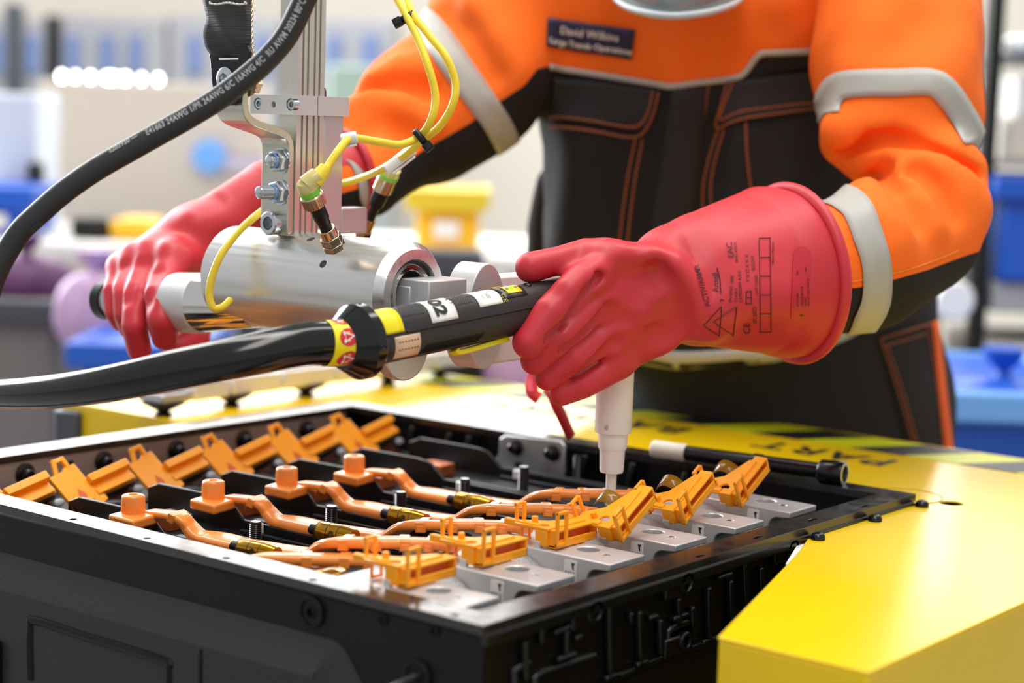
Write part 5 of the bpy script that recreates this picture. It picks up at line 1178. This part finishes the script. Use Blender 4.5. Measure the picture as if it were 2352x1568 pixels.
def thread(mb, f, pts, r, off=.0004, n=5):
    c = px_path(pts, n) if len(pts) > 2 else np.linspace(pts[0], pts[1], 12); P_, ok = f.trace(c[:, 0], c[:, 1]); P_ = P_[ok]
    if len(P_) > 2: mb.tube(P_ + f.normal(P_) * off, r, 6, up=tuple(RM @ np.array([0.3, 0.2, 1])))
def offset_line(pts, o):
    c = px_path(pts, 5); T = np.gradient(c, axis=0); T /= np.linalg.norm(T, axis=1)[:, None]; return c + np.stack([-T[:, 1], T[:, 0]], 1) * o

def cloth2(name, c_pos, c_neg, attr='zone', edge=.0004):
    m = mat(name, c_pos, .82, bump=.25, bscale=1400, spec=.25); nt = m.node_tree; b = nt.nodes['Principled BSDF']
    a = nt.nodes.new('ShaderNodeAttribute'); a.attribute_name = attr; r = nt.nodes.new('ShaderNodeMapRange'); r.inputs['From Min'].default_value = -edge; r.inputs['From Max'].default_value = edge
    x = nt.nodes.new('ShaderNodeMix'); x.data_type = 'RGBA'; x.inputs['A'].default_value = c_neg; x.inputs['B'].default_value = c_pos
    nt.links.new(a.outputs['Fac'], r.inputs['Value']); nt.links.new(r.outputs[0], x.inputs['Factor']); nt.links.new(x.outputs['Result'], b.inputs['Base Color']); return m
ORANGE, BLACK = rgb(252, 114, 32), rgb(34, 32, 34)
M_J = cloth2('jacket_cloth', ORANGE, BLACK)
M_T = mat('trouser_cloth', BLACK, .85, bump=.25, bscale=1400)
M_R = mat('reflective_tape', rgb(172, 171, 164), .5, noise=.03, nscale=30)
M_G = mat('red_rubber', rgb(197, 45, 55), .47, noise=.07, nscale=22, bump=.04, bscale=900, rvar=.06, spec=.45)
M_S = mat('rust_thread', rgb(140, 74, 40), .7)
M_O = mat('orange_thread', rgb(226, 132, 40), .7)

person = thing('person', 'person in orange and black hi-vis workwear and red rubber gloves leaning over the pack', 'person', (*D(1750, 900, 2.24)[:2], FLOOR))
# jacket: trunk and both sleeves in one field
fl = (HF, 1.5)
jk = Field()
jk.chain([J(1590, -110, 2.08, 320), J(1585, 250, 2.10, 350), J(1640, 520, 2.14, 395), J(1700, 900, 2.20, 440)], k=.05, flat=fl)
jk.cap(*J(1180, -60, 2.07, 175), *J(2040, -80, 2.02, 190), k=.08)
sv = Field()
sv.chain([J(2070, -120, 1.99, 180), J(2058, 150, 1.90, 196), J(2072, 262, 1.86, 186)], k=.035)
sv.cap(*J(2000, 285, 1.825, 80), *J(1922, 300, 1.81, 34), k=.035)
sv.chain([J(2135, 430, 1.80, 132), J(2105, 540, 1.762, 142), J(1990, 602, 1.715, 158), J(1850, 625, 1.675, 150)], k=.022)
jk.chain([J(1270, 420, 2.20, 40), J(1262, 520, 2.22, 52), J(1262, 660, 2.25, 55)], k=.015)
jk.chain([J(1165, 20, 2.06, 165), J(1085, 190, 2.02, 170), J(975, 262, 2.0, 165), J(893, 325, 1.95, 128), J(835, 412, 1.89, 92), J(770, 425, 1.85, 80)], k=.03)
def on(f, pts, r, inset):
    q = np.array(pts, float); P_, ok = f.trace(q[:, 0], q[:, 1]); N_ = f.normal(P_); P_ = P_ - N_ * inset; return [(p, r) for p, o_ in zip(P_, ok) if o_]
base_j = Field(); base_j.pr = list(jk.pr); base_s = Field(); base_s.pr = list(sv.pr)
for pts, r, ins, k in (
    ([(1900, 345), (1950, 318), (2010, 292), (2070, 285), (2140, 300), (2200, 335), (2245, 372)], .018, .014, .012),      # lower edge of the upper lobe
    ([(1925, 418), (1970, 380), (2030, 354), (2090, 364), (2150, 392)], .017, .012, .012), ([(2064, 388), (2088, 420), (2125, 470), (2150, 520)], .013, .008, .014), ([(1996, 410), (2016, 450), (2060, 520)], .012, .008, .016), ([(2160, 400), (2215, 430), (2250, 470)], .018, .012, .03),
    ([(1975, 440), (2010, 500), (2050, 560)], .014, .010, .03), ([(1960, 140), (2010, 60), (2060, 0)], .02, .013, .04), ([(2140, 200), (2190, 110), (2200, 20)], .018, .012, .04),
    ([(862, 185), (920, 158), (1000, 150)], .020, .011, .016), ([(795, 262), (850, 224), (920, 236), (975, 275)], .020, .011, .016), ([(1090, 20), (1140, 90), (1180, 160)], .018, .012, .04),
    ([(1560, 200), (1560, 300), (1560, 420), (1540, 560)], .010, .0075, .03), ([(1700, 320), (1690, 420), (1650, 560)], .014, .011, .04), ([(1330, 330), (1320, 450), (1300, 560)], .016, .013, .04), ([(1548, 45), (1550, 110), (1552, 188)], .011, .0075, .012), ([(1690, 30), (1720, 80), (1770, 112)], .018, .013, .03), ([(1470, 20), (1490, 80), (1520, 130)], .018, .014, .03), ([(1800, 20), (1830, 70), (1850, 110)], .018, .013, .03)):
    rt = min(p_[0] for p_ in pts) > 1870; js = on(base_s if rt else base_j, pts, r, ins)
    if len(js) > 1: (sv if rt else jk).chain(js, k=k)
for pts, r, ins, k in (
    ([(1880, 370), (1930, 352), (2003, 322), (2050, 318), (2110, 334), (2180, 366), (2235, 398)], .009, .002, .007), ([(2018, 400), (2058, 450), (2098, 510)], .009, -.005, .016), ([(2105, 400), (2150, 440), (2190, 490)], .009, -.004, .016),
    ([(1965, 430), (1985, 420), (2040, 392)], .006, -.002, .015), ([(850, 208), (910, 196), (985, 212)], .011, -.002, .012), ([(830, 300), (880, 285), (940, 310)], .011, -.003, .015), ([(1020, 30), (1080, 90), (1130, 170)], .008, -.004, .03), ([(1640, 300), (1630, 420), (1590, 560)], .008, -.004, .03)):
    rt = min(p_[0] for p_ in pts) > 1870; js = on(base_s if rt else base_j, pts, r, ins)
    if len(js) > 1: (sv if rt else jk).chain(js, k=k, dig=True)
HEMX, HEMY = [1150, 1480, 1560, 1800, 1910, 2140, 2260], [800, 832, 846, 826, 792, 690, 660]
def hem_cut(p, d):
    x, y, z = PX(p); c = (y - np.interp(x, HEMX, HEMY)) * z / FPX
    return np.maximum(d, c)
jk.post.append(hem_cut)
for f_ in (jk, sv): f_.post.append(lambda p, d: d + .0011 * np.sin(p[:, 0] * 38 + 2.1 * np.sin(p[:, 2] * 23)) * np.sin(p[:, 2] * 31 + 1.7 * np.sin(p[:, 1] * 27)))
def zone(p):
    x, y, z = PX(p); s = z / FPX
    yoke = np.interp(x, [1000, 1240, 1265, 1545, 1690, 1712, 1742, 1900, 2300], [150, 150, 152, 194, 180, 168, 126, 115, 110]) - y
    slR = np.interp(x, [1700, 1905, 2000, 2060, 2130, 2210, 2300], [690, 668, 656, 640, 620, 590, 560]) - y
    slL = np.interp(x, [700, 850, 900, 985, 1026, 1081, 1148, 1205, 1234, 1262], [470, 425, 392, 337, 314, 282, 233, 196, 158, 152]) - y
    return np.where(x < 1262, slL, yoke) * s
def zone_r(p):
    x, y, z = PX(p); return (np.interp(x, [1700, 1905, 2000, 2060, 2130, 2210, 2300], [690, 668, 656, 640, 620, 590, 560]) - y) * z / FPX
lo, hi = bounds(jk, .02)
hi[2] = min(hi[2], D(1600, -260, 2.0)[2])
jacket = skin('jacket', jk, lo, hi, .0062, M_J, person, {'zone': zone})
lo, hi = bounds(sv, .02); hi[2] = min(hi[2], D(1600, -260, 2.0)[2]); sleeve = skin('sleeve', sv, lo, hi, .005, M_J, person, {'zone': zone_r})
# trousers
tr = Field(); tr.cap(*J(1790, 700, 2.22, 360), *J(1800, 850, 2.25, 352), k=.05, flat=(HF, 1.4))
tr.chain([J(1660, 950, 2.27, 210), J(1640, 1500, 2.29, 190), J(1650, 2000, 2.33, 150), J(1650, 2720, 2.40, 120)], k=.05)
tr.chain([J(1975, 950, 2.27, 212), J(2000, 1500, 2.29, 190), J(2000, 2000, 2.33, 150), J(2000, 2720, 2.40, 120)], k=.05)
lo, hi = bounds(tr, .02); lo[2] = max(lo[2], FLOOR + .03); trousers = skin('trousers', tr, lo, hi, .012, M_T, person)
for px in (1655, 2000):
    c_ = D(px, 2720, 2.36); m = MB(); F = frame((c_[0], c_[1], FLOOR), -HF, HR)
    m.sphere((.06, 0, .005), (.15, .052, .085), 20, 12, F, half=True); m.obj('boot', K['black_rubber'], person)
# body under the clothes: head, neck and trunk
bd = Field(); bd.chain([J(1600, 600, 2.17, 240), J(1590, 100, 2.10, 230)], k=.05, flat=fl); bd.cap(*J(1590, -60, 2.06, 110), *J(1585, -200, 2.0, 100), k=.04)
bd.cap(*J(1583, -400, 1.99, 150), *J(1580, -290, 1.95, 118), k=.03); bd.cap(*J(1578, -330, 1.86, 20), *J(1577, -300, 1.84, 26), k=.02)
for s in (-1, 1): bd.cap(*J(1583 + s * 155, -350, 2.0, 22), k=.01)
lo, hi = bounds(bd, .02); skin('body', bd, lo, hi, .010, mat('skin', rgb(214, 160, 134), .55), person)
# face shield tipped down over the collar
m = MB(); G = []; hc = D(1555, -330, 1.97)
rimpts = [(1392, -40), (1412, -6), (1440, 16), (1490, 31), (1540, 37), (1590, 34), (1640, 25), (1690, 6), (1722, -30)]
rp = px_path(rimpts, 6); dz = 1.80 + .10 * ((rp[:, 0] - 1555) / 165) ** 2
low = np.array([D(a, b, d) for (a, b), d in zip(rp, dz)]); upv = np.array([0, 0, .26]) + HF * .02
m.grid([[p + upv * t + (hc - p) * np.array([1, 1, 0]) * (.10 * t) for p in low] for t in np.linspace(0, 1, 8)]); m.obj('face_shield', mat('grey_visor', rgb(128, 146, 150), .15, spec=.6), person, solid=.002, angle=80)
m = MB(); m.tube(low, .0038, 10); m.obj('shield_rim', mat('visor_rim', rgb(176, 184, 186), .35), person, angle=80)

# badge, tapes, piping, pockets and stitching on the jacket
bg = patch(jk, [(1257, 40), (1461, 68), (1452, 136), (1253, 106)], 12, 6, .0022, 'name_badge', mat('navy_badge', rgb(28, 28, 66), .6), jacket, .0015)
def px_text(mb, f, s, size, org, dirv, off=.0003, align='LEFT', bold=0.0, spacing=1.0):
    V, Fc = text_mesh(s, 1.0, align, bold, spacing)
    if not len(V): return
    dx = np.array(dirv, float); dx /= np.linalg.norm(dx); dy = np.array([dx[1], -dx[0]]); q = np.array(org, float) + V[:, :1] * size * dx + V[:, 1:2] * size * dy
    P_, ok = f.trace(q[:, 0], q[:, 1]); P_ = P_ + f.normal(P_) * off; mb.add(P_, [x for x in Fc if ok[x].all()])
m = MB(); px_text(m, jk, 'David Wilkins', 25, (1283, 75), (170, 23), .0036, bold=.004); px_text(m, jk, 'Large Trends Operations', 19.5, (1256, 98), (170, 23), .0036, bold=.012); m.obj('lettering', K['paper'], bg)
YK = [(1262, 153), (1300, 160), (1400, 176), (1500, 192), (1545, 198), (1600, 191), (1680, 181), (1708, 170), (1742, 127), (1780, 121), (1900, 116)]
band(jk, YK, 13, .0012, 'yoke_piping', M_R, jacket, .0015, 4, 3, 0)
band(sv, [(1900, 254), (1906, 226), (1928, 200), (1980, 192), (2060, 191), (2135, 190), (2172, 212), (2212, 270), (2238, 318)], [58, 60, 64, 62, 62, 60, 62, 60, 56], .0018, 'reflective_tape', M_R, sleeve, .0008, 6, 5, 3)
band(sv, [(1890, 446), (1930, 452), (1968, 480), (1992, 540), (2012, 610), (2010, 690), (1985, 745)], [40, 62, 70, 70, 68, 66, 58], .0018, 'reflective_tape', M_R, sleeve, .0008, 6, 5, 3)
band(jk, [(985, 62), (1018, 108), (1060, 170), (1105, 232), (1140, 282), (1165, 330)], [66, 70, 68, 66, 64, 60], .0016, 'reflective_tape', M_R, jacket, .0008, 6, 5, 3)
band(jk, [(792, 352), (815, 372), (832, 410), (838, 455)], 26, .0016, 'reflective_tape', M_R, jacket, .0008, 6, 4, 2)
hem = [(1280, 806), (1400, 818), (1480, 815), (1560, 826), (1680, 820), (1800, 806), (1910, 772), (2030, 722), (2105, 690)]
band(jk, hem, [36, 38, 40, 40, 38, 38, 40, 44, 56], .0015, 'hem_tape', M_R, jacket, .0012, 5, 4, 0)
f1 = patch(jk, [(1266, 176), (1512, 206), (1488, 296), (1266, 276)], 14, 8, .0035, 'pocket_flap', M_T, jacket, .002)
f2 = patch(jk, [(1668, 192), (1905, 150), (1905, 246), (1646, 290)], 14, 8, .0035, 'pocket_flap', M_T, jacket, .002)
patch(jk, [(1545, 205), (1622, 200), (1590, 575), (1490, 575)], 6, 14, .002, 'zip_placket', M_T, jacket, .002)
m = MB(); R_ = .0013
for ln in ([(1266, 267), (1370, 280), (1450, 291), (1474, 283), (1492, 252), (1503, 206)], [(1268, 290), (1370, 302), (1452, 314), (1482, 300), (1503, 262), (1516, 210)], [(1460, 318), (1440, 420), (1422, 565)], [(1476, 320), (1458, 420), (1440, 565)],
           [(1626, 196), (1612, 300), (1592, 420), (1566, 520)], [(1682, 186), (1662, 240), (1655, 272), (1700, 258), (1800, 242), (1895, 234)], [(1668, 188), (1652, 250), (1643, 284), (1655, 292), (1700, 276), (1800, 258), (1898, 246)],
           [(1650, 296), (1628, 360), (1614, 430), (1616, 500)], [(1664, 296), (1642, 370), (1632, 430), (1638, 492)], [(1712, 282), (1716, 370), (1728, 462)]):
    q = MB(); thread(q, jk, ln, R_, .0042 if ln[0][1] < 300 and ln[-1][1] < 320 else .0010)
    if q.n: q.obj('stitch_line', M_S, jacket)
for ln in ([(1898, 665), (1990, 650), (2060, 634)], [(2062, 634), (2130, 614), (2205, 584)]):
    q = MB(); thread(q, sv, offset_line(ln, -9), .0006, .0004)
    if q.n: q.obj('stitch_line', M_O, sleeve)
pk = patch(tr, [(2016, 772), (2132, 740), (2176, 1060), (2092, 1060)], 8, 12, .002, 'pocket', M_T, trousers, .0015)
patch(tr, [(2134, 738), (2149, 734), (2186, 1060), (2168, 1060)], 3, 12, .0035, 'piping', mat('orange_piping', rgb(232, 96, 26), .7), trousers, .0015)
for ln in ([(2016, 776), (2132, 742)], [(2022, 794), (2120, 765)], [(2018, 776), (2060, 900), (2104, 1050)], [(2034, 792), (2070, 900), (2112, 1050)], [(2124, 745), (2148, 900), (2164, 1050)]):
    q = MB(); thread(q, tr, ln, .0013, .0035)
    if q.n: q.obj('stitch_line', M_S, pk)

# ------------------------------------------------------------------ the glove holding the torque tool
g = Field(); fg = Field()
g.chain([J(1545, 656, 1.614, 124), J(1610, 652, 1.624, 144), J(1812, 628, 1.668, 194), J(1960, 606, 1.705, 214)], k=.02)                                  # gauntlet
g.chain([J(1600, 668, 1.620, 92), J(1535, 682, 1.598, 84), J(1490, 690, 1.580, 90)], k=.012)                                              # wrist
for root, kn in ((J(1488, 640, 1.574, 62), J(1408, 622, 1.556, 52)), (J(1490, 690, 1.574, 72), J(1420, 690, 1.556, 50)), (J(1490, 728, 1.578, 68), J(1424, 758, 1.562, 46)), (J(1492, 752, 1.584, 58), J(1424, 824, 1.572, 40))):
    g.chain([root, kn], k=.022)                                                                                                           # back of the hand
fg.chain([J(1408, 622, 1.552, 48), J(1335, 650, 1.533, 43), J(1264, 718, 1.516, 40), J(1214, 786, 1.511, 38)], k=.004)                      # index
fg.chain([J(1420, 690, 1.556, 44), J(1362, 712, 1.541, 40), J(1290, 770, 1.527, 37), J(1228, 828, 1.528, 33)], k=.004)                      # middle
fg.chain([J(1424, 758, 1.562, 42), J(1376, 782, 1.553, 37), J(1320, 822, 1.542, 35), J(1258, 866, 1.543, 31)], k=.004)                      # ring
fg.chain([J(1424, 824, 1.572, 38), J(1388, 856, 1.566, 34), J(1340, 884, 1.557, 31), J(1290, 902, 1.556, 30)], k=.004)                      # little finger
g.add(fg, .010)
g.chain([J(1490, 632, 1.578, 60), J(1412, 596, 1.566, 46), J(1345, 580, 1.556, 33), J(1282, 598, 1.546, 32), J(1219, 614, 1.540, 36)], k=.012)    # thumb
gb = Field(); gb.pr = list(g.pr)
for pts, r, ins, k in (([(1498, 592), (1548, 608), (1584, 650), (1600, 700), (1612, 736), (1632, 716)], .013, .0065, .016), ([(1395, 575), (1430, 588), (1480, 600)], .009, .006, .02), ([(1520, 548), (1600, 508), (1720, 455)], .010, .008, .03),
                       ([(1372, 615), (1345, 626), (1310, 655)], .007, .005, .012), ([(1410, 640), (1440, 660), (1470, 674)], .008, .0065, .02), ([(1425, 700), (1450, 712), (1478, 718)], .008, .0065, .02), ([(1428, 770), (1455, 764), (1482, 757)], .008, .0065, .02), ([(1640, 740), (1700, 700), (1800, 690)], .012, .010, .03)):
    js = on(gb, pts, r, ins)
    if len(js) > 1: g.chain(js, k=k)
for pts, r, ins, k in (([(1512, 628), (1546, 668), (1568, 720), (1562, 752), (1536, 776)], .011, .000, .010), ([(1370, 634), (1350, 672), (1322, 710), (1293, 746), (1262, 778)], .0045, .002, .004), ([(1400, 716), (1385, 733), (1356, 758), (1327, 783), (1296, 806)], .0045, .002, .004),
                       ([(1412, 796), (1385, 813), (1356, 836), (1327, 858), (1300, 872)], .004, .001, .004), ([(1348, 672), (1340, 684)], .006, -.003, .006), ([(1384, 735), (1374, 744)], .006, -.003, .006), ([(1394, 808), (1384, 814)], .005, -.003, .006), ([(1546, 730), (1552, 752), (1544, 768)], .014, .002, .010), ([(1440, 740), (1480, 780), (1490, 800)], .010, -.007, .03), ([(1440, 640), (1470, 670)], .008, -.005, .03)):
    js = on(gb, pts, r, ins)
    if len(js) > 1: g.chain(js, k=k, dig=True)
ga = D(1840, 624, 1.674) - D(1560, 665, 1.612); ga /= np.linalg.norm(ga); gc = D(1816, 628, 1.669)
g.post.append(lambda p, d: np.maximum(d, (p - gc) @ ga))
def hollow(p, d):
    s_ = (p - gc) @ ga; rad = np.linalg.norm((p - gc) - s_[:, None] * ga, axis=1); return np.maximum(d, -np.maximum(rad - (.0722 + .2 * np.minimum(s_, 0)), -(s_ + .03)))
g.post.append(hollow)
lo, hi = bounds(gb, .012); glove = skin('rubber_glove', g, lo, hi, .0023, M_G, person, label='red rubber glove closed round the torque tool')
m = MB(); m.torus(196 * pxm(1.668) + .0006, .0054, frame(gc, ga), 72, 12); m.obj('rolled_cuff', mat('red_cuff', rgb(198, 46, 58), .45), glove)
# printing on the gauntlet
INK = mat('glove_ink', rgb(74, 22, 30), .6)
def cp(x, y): return (1580 + x * .1913, 500 + y * .1913)
pr = MB()
for s, sz, o_, dr in (('ACTIV/ARMR', 15.5, (268, 1060), (-150, -540)), ('Ansell', 16.5, (368, 892), (-4, -100)), ('EN 60903 : 2003', 8.2, (522, 1018), (8, -100)), ('CLASS 0', 8.2, (590, 1012), (2, -100)), ('CATEGORY A/Z/C', 8.2, (648, 1016), (-4, -100)),
                      ('EAC', 17, (552, 475), (-14, -100)), ('9', 14, (436, 1012), (0, -100)), ('LOT CODE', 8, (842, 918), (-4, -100)), ('B2231F', 10, (806, 632), (-6, -100)), ('07.2022', 10.5, (826, 1266), (-3, -100)), ('CE', 19, (745, 1394), (-2, -100)),
                      ('V X O X X X', 10, (738, 770), (-4, -100)), ('Made in Malaysia', 6.5, (1030, 552), (0, -100)), ('M RC AZC/S', 7.5, (600, 530), (-8, -100))):
    px_text(pr, g, s, sz * 1.12, cp(*o_), dr, .0007, bold=.012 if sz < 9 else .006)
pr.obj('printing', INK, glove)
ln = MB()
def pl_(pts, r=.00035):
    for a, b in zip(pts[:-1], pts[1:]):
        c = np.linspace(cp(*a), cp(*b), 14); P_, ok = g.trace(c[:, 0], c[:, 1]); ln.tube(P_ + g.normal(P_) * .0004, r, 5, up=tuple(RM @ np.array([0.1, 0.2, 1])))
pl_([(190, 1295), (375, 1420), (400, 1180)]); pl_([(190, 1295), (400, 1065), (400, 1180)]); pl_([(305, 1250), (585, 1065), (545, 1415), (305, 1250)])
pl_([(855, 245), (872, 1375)]); pl_([(985, 245), (1000, 1365)])
for y in (245, 475, 700, 925, 1152, 1372): pl_([(858, y), (992, y - 2)])
pl_([(700, 960), (700, 1035), (765, 1030), (762, 880), (700, 885), (700, 960), (765, 955)]); pl_([(395, 905), (385, 740), (350, 600)], .0005)
ln.obj('printed_lines', INK, glove)
ov = [(1842 + 20 * math.cos(a), 586 + 20 * math.sin(a)) for a in np.linspace(-math.pi, 0, 14)] + [(1862 - 6 * t, 586 + 136 * t) for t in np.linspace(.08, .92, 12)] + [(1836 + 20 * math.cos(a), 722 + 20 * math.sin(a)) for a in np.linspace(0, math.pi, 14)] + [(1816 + 6 * t, 722 - 136 * t) for t in np.linspace(.08, .92, 12)]
oc = np.array(ov); rings = np.concatenate([np.array([1839, 654])[None] + (oc - (1839, 654)) * s for s in (1, .75, .5, .25)] + [np.array([[1839, 654]])]); P_, ok = g.trace(rings[:, 0], rings[:, 1]); P_ = P_ + g.normal(P_) * .0008; n_ = len(ov)
fs = [(r_ * n_ + i, r_ * n_ + (i + 1) % n_, (r_ + 1) * n_ + (i + 1) % n_, (r_ + 1) * n_ + i) for r_ in (0, 1, 2) for i in range(n_)] + [(3 * n_ + i, 3 * n_ + (i + 1) % n_, 4 * n_) for i in range(n_)]
m = MB(); m.add(P_, fs); op = m.obj('red_patch', mat('patch_red', rgb(190, 26, 46), .45), glove, angle=80)
pr = MB()
for s, sz, o_ in (('ACTIVARMR', 5.5, (1322, 1060)), ('ANSI/ASTM D120', 6, (1376, 1060)), ('CLASS 0', 5.5, (1412, 1055)), ('MAX USE VOLT 1000V AC', 5.5, (1452, 1052)), ('RED', 5.5, (1318, 690)), ('TYPE 1', 5.5, (1420, 660)), ('9', 12, (1384, 1178))):
    px_text(pr, g, s, sz, cp(*o_), (-2, -100), .0012, bold=.015)
pr.obj('printing', INK, op)

# ------------------------------------------------------------------ the glove on the lifting handle
q = Field(); HX = lambda px: PLY(px, 700 + (408 - px) * .265 - 0, cy)        # points on the handle's axis
q.chain([J(462, 530, 1.785, 52), J(530, 486, 1.795, 62), J(620, 442, 1.815, 76), J(800, 400, 1.868, 96)], k=.02)
for root, kn in ((J(452, 560, 1.782, 60), J(396, 598, 1.748, 42)), (J(440, 548, 1.784, 52), J(350, 588, 1.756, 36)), (J(430, 545, 1.790, 46), J(312, 594, 1.766, 30)), (J(425, 555, 1.795, 44), J(276, 616, 1.776, 25))): q.chain([root, kn], k=.02)
qf = Field()
qf.chain([J(398, 600, 1.742, 40), J(366, 678, 1.692, 36), J(371, 735, 1.682, 34), J(378, 772, 1.694, 31)], k=.006)
qf.chain([J(352, 590, 1.752, 34), J(314, 676, 1.712, 31), J(309, 750, 1.700, 30), J(320, 802, 1.712, 28)], k=.006)
qf.chain([J(312, 596, 1.762, 29), J(284, 662, 1.730, 26), J(286, 722, 1.722, 25), J(296, 755, 1.734, 23)], k=.006)
qf.chain([J(276, 618, 1.772, 25), J(258, 668, 1.744, 22), J(262, 718, 1.738, 21), J(274, 742, 1.746, 19)], k=.006)
q.add(qf, .016)
q.chain([J(440, 590, 1.81, 48), J(452, 700, 1.825, 42), J(448, 778, 1.795, 34), J(404, 800, 1.768, 31)], k=.012)        # thumb under the bar
q.chain([J(470, 545, 1.80, 56), J(450, 640, 1.82, 44)], k=.03)
gl = Field(); gl.pr = list(q.pr)
for pts, r, ins, k in (([(452, 505), (500, 505), (545, 520)], .008, .006, .02), ([(400, 570), (430, 590), (455, 610)], .008, .006, .02)):
    js = on(gl, pts, r, ins)
    if len(js) > 1: q.chain(js, k=k)
for pts, r, ins, k in (([(360, 622), (350, 650), (338, 690)], .005, -.0025, .012), ([(322, 606), (304, 645), (293, 685)], .004, -.002, .010), ([(280, 612), (272, 645)], .004, -.002, .010)):
    js = on(gl, pts, r, ins)
    if len(js) > 1: q.chain(js, k=k, dig=True)
ga2 = D(800, 400, 1.865) - D(620, 445, 1.81); ga2 /= np.linalg.norm(ga2); gc2 = D(800, 400, 1.865)
q.post.append(lambda p, d: np.maximum(d, (p - gc2) @ ga2))
lo, hi = bounds(gl, .012); glove2 = skin('rubber_glove', q, lo, hi, .0026, M_G, person, label='red rubber glove gripping the lifting handle')
m = MB(); m.torus(98 * pxm(1.865), .0042, frame(gc2, ga2), 56, 10); m.obj('rolled_cuff', MATS['red_cuff'], glove2)
